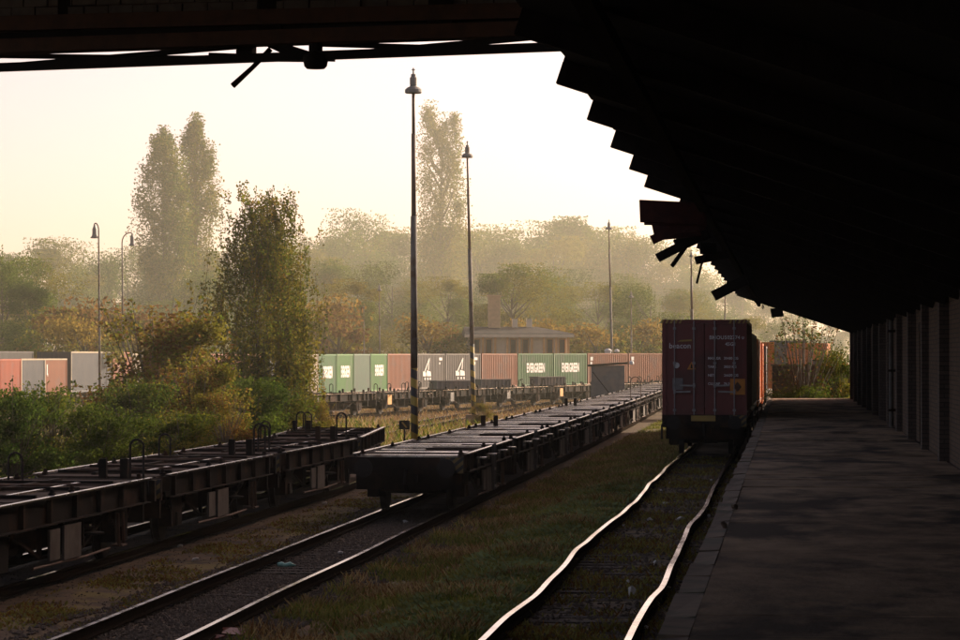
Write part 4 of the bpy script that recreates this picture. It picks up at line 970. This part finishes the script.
def tree_variant(seed, H, W, kind, palette, leaf, nleaf, r0=.22, z0=.18):
    g = np.random.default_rng(seed); pts = []; limbs = []; mi = []
    if kind == 'broad':
        nb = 24
        for k in range(nb):
            t = g.uniform(z0, .95); env = math.sin(math.pi*min(1, (t-z0)/(1.03-z0))**.75)**.6
            a = g.uniform(0, 6.28); rr = W/2*env*g.uniform(.35, 1.02)
            c = np.array([rr*math.cos(a), rr*math.sin(a), H*t]); rad = W*g.uniform(.10,.25)*np.array([1,1,.72])
            n = int(nleaf/nb*g.uniform(.5,1.5)); q = blob(g, c, rad, n); pts.append(q); mi.append(np.where(g.random(n) < .94, g.integers(0, len(palette)), g.integers(0, len(palette), n)))
            limbs.append((H*max(.12, t-.25), c))
    elif kind == 'poplar':
        nb = 170
        for k in range(nb):
            t = .05 + .95*(k+g.random())/nb; env = min(1, t/.2)**.6*max(.02, 1-t**3.2)**.6
            a = g.uniform(0, 6.28); rr = W/2*.74*env*math.sqrt(g.random()); fork = W*.17*max(0, t-.72)/.28*(1 if k % 2 else -1) if seed % 2 else 0
            c = np.array([rr*math.cos(a)+fork, rr*math.sin(a), H*(t-.03)*(1 if not (seed % 2 and k % 2) else .965)]); rad = np.array([W*.10, W*.10, H*.045])*g.uniform(.55,1.3)*(.5+.5*env)
            n = int(nleaf/nb*g.uniform(.5,1.5)); q = c + np.clip(g.normal(size=(n,3)),-1.7,1.7)*rad*.8; pts.append(q); mi.append(np.where(g.random(n) < .8, g.integers(0, len(palette)), g.integers(0, len(palette), n)))
            if k % 4 == 0: limbs.append((H*max(.05, t-.14), c))
    elif kind == 'bush':
        nb = 32
        for k in range(nb):
            t = g.uniform(.0, .86); a = g.uniform(0, 6.28); rr = W/2*g.uniform(.1, .85)*math.sqrt(max(.05, 1-max(0,t-.25)**2*1.5))
            c = np.array([rr*math.cos(a), rr*math.sin(a), H*t]); rad = np.array([W*.14, W*.14, H*.11])*g.uniform(.6,1.3)
            n = int(nleaf/nb*g.uniform(.5,1.5)); q = blob(g, c, rad, n, .3); pts.append(q); mi.append(np.where(g.random(n) < .7, g.integers(0, len(palette)), g.integers(0, len(palette), n)))
            limbs.append((H*.12, c))
        for k in range(26):                                # whippy shoots out of the top
            a = g.uniform(0, 6.28); rr = W/2*g.uniform(.1,.8); c = np.array([rr*math.cos(a), rr*math.sin(a), H*g.uniform(.62,.85)]); e = c + np.array([g.normal()*.1*W, g.normal()*.1*W, H*g.uniform(.1,.24)])
            n = 26; tt = g.random(n)[:,None]; q = c+(e-c)*tt + g.normal(size=(n,3))*leaf*.55; pts.append(q); mi.append(g.integers(0, len(palette), n)); limbs.append((H*.15, e))
    P_ = np.concatenate(pts); mi_ = np.concatenate(mi)
    crown = quads('crown', leaf_cloud(g, P_, leaf, .62), [L[p] for p in palette], mi_)
    tr = trunk_mesh('trunk', g, H, r0, limbs, M['bark'], .8 if kind != 'bush' else .4)
    return crown, tr, H
def birch_variant(seed, H, W, leaf):
    g = np.random.default_rng(seed); pts = []; mi = []; limbs = []; tw = MB()
    for k in range(100):
        t = g.uniform(.20, .97); a = g.uniform(0, 6.28); reach = W/2*(min(1, max(.05, 1.03-t)*2.6)**.65)*g.uniform(.45, 1.0)**.6
        z = H*t; e = np.array([reach*math.cos(a), reach*math.sin(a), z + H*.03*g.uniform(-.5,1)]); limbs.append((max(.8, z-H*.13), e))
        for s in range(12):
            q0 = e*np.array([1,1,1])*1.0 + np.array([g.normal()*.09*W, g.normal()*.09*W, g.normal()*.02*H])
            q0[:2] *= g.uniform(.55,1.05)
            ln = H*g.uniform(.06,.30)*(1.1-.75*max(0, t-.55)/.45); n = int(38*ln/(H*.2))+8; tt = g.random(n)
            sw = g.normal(size=2)*.18
            up = g.random() < (.55 if t > .82 else .06)
            zz = q0[2] + (tt*ln*.8 if up else -tt*ln)
            q = np.stack([q0[0]+sw[0]*tt*ln*.6+g.normal(size=n)*.09, q0[1]+sw[1]*tt*ln*.6+g.normal(size=n)*.09, zz], -1)
            pts.append(q); c = g.random()
            mi.append(np.full(n, 3) if c > .97 else np.where(g.random(n) < .9, g.choice([1,1,2,2,2]), g.integers(0, 3, n)))
            if s % 2 == 0: tw.bar(q0, (q0[0]+sw[0]*ln*.6, q0[1]+sw[1]*ln*.6, q0[2]+(ln*.8 if up else -ln)), .012, .012)
    for k in range(26):                                    # suckers and undergrowth around the stem
        c = np.array([g.normal()*W*.28, g.normal()*W*.22, H*g.uniform(.06,.36)]); n = 420
        pts.append(blob(g, c, np.array([W*.13,W*.13,H*.075])*g.uniform(.7,1.3), n, .2)); mi.append(np.where(g.random(n) < .72, g.choice([0,1,2,2,3], p=[.28,.34,.2,.12,.06]), g.integers(0,3,n)))
    crown = quads('crown', leaf_cloud(g, np.concatenate(pts), leaf, .6, .3), [L['dark'], L['mid'], L['olive'], L['gold']], np.concatenate(mi))
    b = MB(); return crown, trunk_mesh('trunk', g, H, .085, limbs, M['bark'], .9, .06), H, tw.mesh('twigs', M['bark'])
def plant(var, name, label, cat, x, ytop, d, group=None, wide=1.0, rz=None):
    crown, tr, H = var[:3]; top = P(x, ytop, d); zb = gzf(top.x, top.y) if top.y < 280 else -.7
    sc = (top.z-zb)/H; t = thing(name, label, cat, (top.x, top.y, zb), RNG.uniform(0,6.28) if rz is None else rz, group)
    t.scale = (sc*wide, sc*wide, sc)
    link('crown', crown, t); link('trunk', tr, t)
    if len(var) > 3: link('twigs', var[3], t)['kind'] = 'stuff'
    return t
BROAD = [tree_variant(101, 15, 11, 'broad', ['mid','olive','dark'], .21, 27787), tree_variant(102, 15, 9, 'broad', ['mid','mid','olive'], .21, 25650),
         tree_variant(103, 15, 12, 'broad', ['olive','olive','mid'], .21, 27787), tree_variant(104, 14, 8, 'broad', ['dark','mid'], .21, 25650), tree_variant(105, 16, 10, 'broad', ['olive','mid','olive'], .21, 25650)]
AUT = [tree_variant(111, 6, 5, 'broad', ['brown','olive','olive','orange'], .3, 2600, .12, .1), tree_variant(112, 6, 5.5, 'broad', ['olive','mid','olive','gold'], .3, 2600, .12, .1)]
POP = [tree_variant(121, 28, 9.2, 'poplar', ['mid','olive','dark'], .27, 39000, .4), tree_variant(122, 30, 8.0, 'poplar', ['mid','olive'], .27, 39000, .4), tree_variant(123, 33, 9.2, 'poplar', ['olive','olive','mid'], .27, 38250, .45)]
BUSH = [tree_variant(131, 3.2, 4.2, 'bush', ['dark','mid','dark'], .10, 15000, .05), tree_variant(132, 3.2, 3.8, 'bush', ['dark','mid','olive'], .10, 14000, .05), tree_variant(133, 4.6, 4.4, 'bush', ['olive','gold','mid','brown','olive'], .12, 15000, .06)]
GW = 'trees of the hazy wood behind the yard'
MARKS = [(10,'the left picture edge'),(62,'the brown container at left'),(97,'the bell-headed street lamp'),(122,'the longer-armed street lamp'),(160,'the autumn bush'),(180,'the poplar pair'),(228,'the left flank of the birch'),(256,'the birch top'),(290,'the right flank of the birch'),
  (327,'the first green container'),(345,'the second green container'),(379,'the faint left mast'),(400,'the brown container by the mast'),(413,'the tallest mast'),(430,'the first emblem container'),(460,'the second emblem container'),(474,'the second mast'),(493,'the chimney'),(510,'the house roof'),(535,'the left broad green container'),(570,'the right broad green container'),
  (610,'the slim mast over the hut'),(631,'the short faint mast'),(650,'the pale rust container'),(675,'the dark container left edge'),(692,'the plain mast under the eave'),(725,'the hanging boards'),(755,'the dark container right edge'),(803,'the platform shrub'),(845,'the end of the warehouse')]
_ul = {}
def where(x, what):
    m = min(MARKS, key=lambda q: abs(q[0]-x)); rel = 'straight behind' if abs(m[0]-x) < 5 else ('just left of' if x < m[0] else 'just right of')
    return f'{what} {rel} {m[1]}'
# poplars
plant(POP[0], 'poplar_tree', 'left of the two close tall poplars, broader and forked', 'tree', 164, 124, 480, 'tall poplars', 1.0)
plant(POP[1], 'poplar_tree', 'right of the two close tall poplars, slimmer and pointed', 'tree', 196, 114, 490, 'tall poplars', 1.0)
plant(POP[2], 'poplar_tree', 'pale lone poplar rising above the wood by the second mast', 'tree', 441, 101, 660, 'tall poplars', 1.0)
# the wood, three depths (photo column, crown top, depth)
wood = [(-40,240,300,1),(50,243,285,2),(70,262,250,1),(128,249,262,0),(112,262,270,3),(158,262,275,1),(236,246,330,2),(290,232,340,0),(312,238,318,4),(345,224,332,1),(372,209,345,0),(398,217,350,4),(428,228,345,2),
        (455,232,352,0),(482,236,340,2),(503,227,352,1),(528,222,360,0),(553,228,345,4),(578,218,375,3),(604,224,360,1),(628,232,350,0),(650,242,355,2),(672,254,350,4),(694,262,345,1),(716,275,350,0),(742,288,345,3),(768,300,340,2),(795,306,340,1),(822,310,345,0),(850,312,345,2),
        (20,262,275,2),(185,270,300,0),(215,268,320,3),(262,262,325,1),(330,262,290,2),(357,272,282,4),(392,262,300,0),(420,275,285,1),(448,270,300,4),(472,282,290,0),(512,268,300,2),(545,274,305,1),(575,270,310,0),(598,276,300,4),(622,270,310,1),(650,284,300,0),(680,292,305,2),(712,300,300,1),(745,312,300,4),(780,322,290,0),
        (-70,250,330,0),(5,255,340,3),(90,262,330,0),(150,250,350,2),(205,255,370,4),(248,252,380,3),(272,248,385,1),(340,240,400,3),(560,232,410,2),(590,226,420,0),(640,246,410,3),(470,240,400,1)]
for i, (x, yt, d, v) in enumerate(wood):
    d *= 2.15 if i < 30 or i >= 51 else (1.05 + .6*((i*7) % 5)/4)
    lb = where(x, 'skyline tree of the hazy wood' if i < 30 else ('lower tree before the hazy wood' if i < 51 else 'palest backmost tree of the hazy wood'))
    if i == 3: lb = 'dark round hazy tree with domed top behind the two curved lamps'
    plant(BROAD[v], 'broadleaf_tree', lb, 'tree', x, yt, d, GW, RNG.uniform(.9,1.25))
for x, yt, d, v in [(70,298,225,0),(100,300,232,0),(55,318,220,1),(128,305,235,0),(152,306,235,0),(322,300,262,1),(338,308,255,0),(306,312,258,1),(428,318,262,1),(446,326,268,0),(522,322,285,1),(556,322,272,1),(596,326,270,1),(640,322,275,1),(670,330,275,1),(85,322,215,1),(170,325,240,1)]:
    plant(AUT[v], 'autumn_tree', where(x, ('small orange autumn tree', 'small golden autumn tree')[v]), 'tree', x, yt, d, 'small autumn trees', RNG.uniform(.9,1.2))
# nearer trees at the left
plant(BROAD[1], 'broadleaf_tree', 'green leafy tree cut by the left picture edge, nearest of the tall trees', 'tree', 2, 240, 250, 'trees at the left edge', .95)
plant(BROAD[3], 'broadleaf_tree', 'smaller yellow-green tree beside the one at the left edge', 'tree', 34, 283, 245, 'trees at the left edge', 1.2)
# birch
BI = birch_variant(141, 11.0, 5.5, .135)
plant(BI, 'birch_tree', 'tall weeping birch with drooping strands in front of the containers', 'tree', 258, 200, 118, None, 1.0, 0.6)
# bushes along the left train
GBU = 'bushes behind the left train'
for x, yt, d, v, wd, lb in [(12,382,78,0,1.0,'dark green bush at the left picture edge over the wagon deck'), (52,379,84,1,1.05,'dark leafy bush below the brown and grey containers'), (98,398,80,0,1.1,'low dark bush right of the brown container'),
        (158,305,104,2,1.3,'tall brown and green autumn bush in front of the big grey container'), (198,358,100,2,1.0,'autumn bush filling the gap between tall bush and birch'), (138,372,98,1,1.0,'green bush leaning on the left of the autumn bush'),
        (226,390,96,2,1.2,'golden low bush left of the birch foot'), (285,388,110,1,1.2,'green brown thicket right of the birch foot'), (182,405,86,1,1.2,'low green bush behind the second hoop of the left train'), (316,398,118,2,.9,'small bush ending the hedge right of the birch'),
        (-20,396,82,1,1.2,'bush outside left edge reaching into the picture'), (250,372,108,0,1.1,'green undergrowth bush under the hanging birch branches'), (-60,372,100,0,1.3,'far left bush of the hedge beyond the picture edge')]:
    plant(BUSH[v], 'bush', lb, 'bush', x, yt, d, GBU, wd)
plant(BUSH[2], 'bush', 'small weed clump around the foot of the second mast', 'bush', 481, 402, 148, None, 1.3)
plant(AUT[1], 'hedge', 'low green bush strip in haze behind the container row at left', 'bush', 150, 338, 230, None, 2.0)
SHR = tree_variant(151, 3.6, 3.0, 'bush', ['dark','brown','dark'], .075, 1500, .05)
plant(SHR, 'shrub', 'thin sparse shrub growing at the far end of the platform', 'shrub', 803, 316, 128, None, 1.15)
plant(BUSH[1], 'shrub', 'dark dense shrub filling the corner where platform and wall end', 'shrub', 838, 340, 131, None, .6)
plant(BUSH[0], 'shrub', 'low dark shrub at the foot of the sparse one on the platform end', 'shrub', 800, 383, 127, None, 1.5)

# ------------------------------------------------------------------ litter
def scrap(px, py, w_, h_, m, label, cat, name, z=0.0, seed=0, group=None):
    d = (HCAM - z)*FPX/(py-356.0); p = P(px, py, d); r = random.Random(seed); zb = max(gzf(p.x, p.y), z if z > .5 else -9)
    n = 7; b = MB(); vs = []
    for k in range(n):
        a = 6.283*k/n; q = r.uniform(.6,1.15); vs.append((w_/2*q*math.cos(a), w_*.55*q*math.sin(a), h_*r.uniform(.1,1)))
    vs.append((0,0,h_*1.1)); vs += [(v[0]*.9, v[1]*.9, v[2]-.03) for v in vs[:n]]
    fs = [(k, (k+1) % n, n) for k in range(n)] + [(k, n+1+k, n+1+(k+1) % n, (k+1) % n) for k in range(n)]
    o = b.add(vs, fs).obj(name, M[m]); o.location = (p.x, p.y, zb+.015); return tag(o, label, cat, group)
scrap(231, 632, .62, .07, 'redsheet', 'crumpled rusty red sheet lying beside the middle rail in the foreground', 'scrap', 'metal_sheet', -.6, 1)
scrap(216, 637, .22, .05, 'redsheet', 'small red scrap touching the rail left of the bigger red sheet', 'scrap', 'metal_scrap', -.6, 2)
b = MB(); b.tube([(-.13,0,.045),(-.06,0,.05),(.0,.01,.03),(.09,0,.05),(.12,0,.04),(.15,0,.035),(.18,0,.03)], [.03,.045,.035,.045,.03,.014,.014], 8)
d = 3.5*FPX/(564-356.0); p = P(285, 564, d); o = b.obj('plastic_bottle', M['plastic'], None, True); o.location = (p.x, p.y, gzf(p.x,p.y)+.01); o.rotation_euler = (0,0,.2); tag(o, 'crushed pale green plastic bottle between the rails of the middle track', 'bottle')
GLI = 'pale litter scraps along the platform track'
lt = [(632,594,.10,.14,'upright pale torn scrap between the platform rails'),(628,580,.06,.05,GLI),(655,562,.08,.06,GLI),(667,588,.10,.07,'white scrap right of the right rail in the foreground'),(670,574,.06,.04,GLI),(646,627,.07,.05,GLI),
      (650,519,.12,.06,GLI),(680,519,.20,.07,'crumpled pale bag beside the right wavy rail'),(666,503,.22,.03,'long pale strip across the sleepers of the platform track'),(661,490,.08,.04,GLI),(671,482,.12,.03,GLI),(624,524,.12,.03,GLI),(656,469,.07,.05,GLI),(671,458,.2,.03,GLI),(704,512,.1,.06,GLI),(709,516,.07,.06,GLI),(711,479,.08,.04,GLI)]
for i, (x, y, w_, h_, lb) in enumerate(lt):
    scrap(x, y, w_, h_, 'paper', 'small pale scrap on the platform track bed, %s from the picture bottom' % ORD[sorted(q[1] for q in lt)[::-1].index(y)] if lb == GLI else lb, 'litter', 'litter_scrap', -.15, 20+i, GLI)
for i, (x, y) in enumerate([(325,503),(180,545),(405,521),(340,552),(196,557)]):
    scrap(x, y, .14, .05, 'paper', ['pale scrap lying close to the last left wagon near the middle rail','pale scrap lowest down on the gravel below the striped plate','pale scrap between the rails under the middle train end','pale scrap between the middle rails nearer than the train end','pale scrap on the gravel left of the green bottle'][i], 'litter', 'litter_scrap', -.6, 60+i, 'litter on the gravel')
for i, (x, y, w_) in enumerate([(735,510,.10),(724,528,.08)]):
    scrap(x, y, w_, .05, 'coping', 'dark crumbled lump of concrete lying on the platform', 'rubble', 'rubble', PT, 80+i, 'rubble on the platform')

# ------------------------------------------------------------------ haze in the air
hb = MB().box(-1700, 1700, -320, 1700, -2.2, 60).mesh('haze', [])
hm = bpy.data.materials.new('haze_air'); hm.use_nodes = True; t = hm.node_tree; t.nodes.clear()
ho = t.nodes.new('ShaderNodeOutputMaterial'); pv = t.nodes.new('ShaderNodeVolumePrincipled')
pv.inputs['Density'].default_value = HAZE_DENSITY; pv.inputs['Color'].default_value = HAZE_COLOR; pv.inputs['Anisotropy'].default_value = HAZE_ANISO
t.links.new(pv.outputs[0], ho.inputs['Volume']); hb.materials.append(hm)
tag(link('haze', hb), kind='stuff')
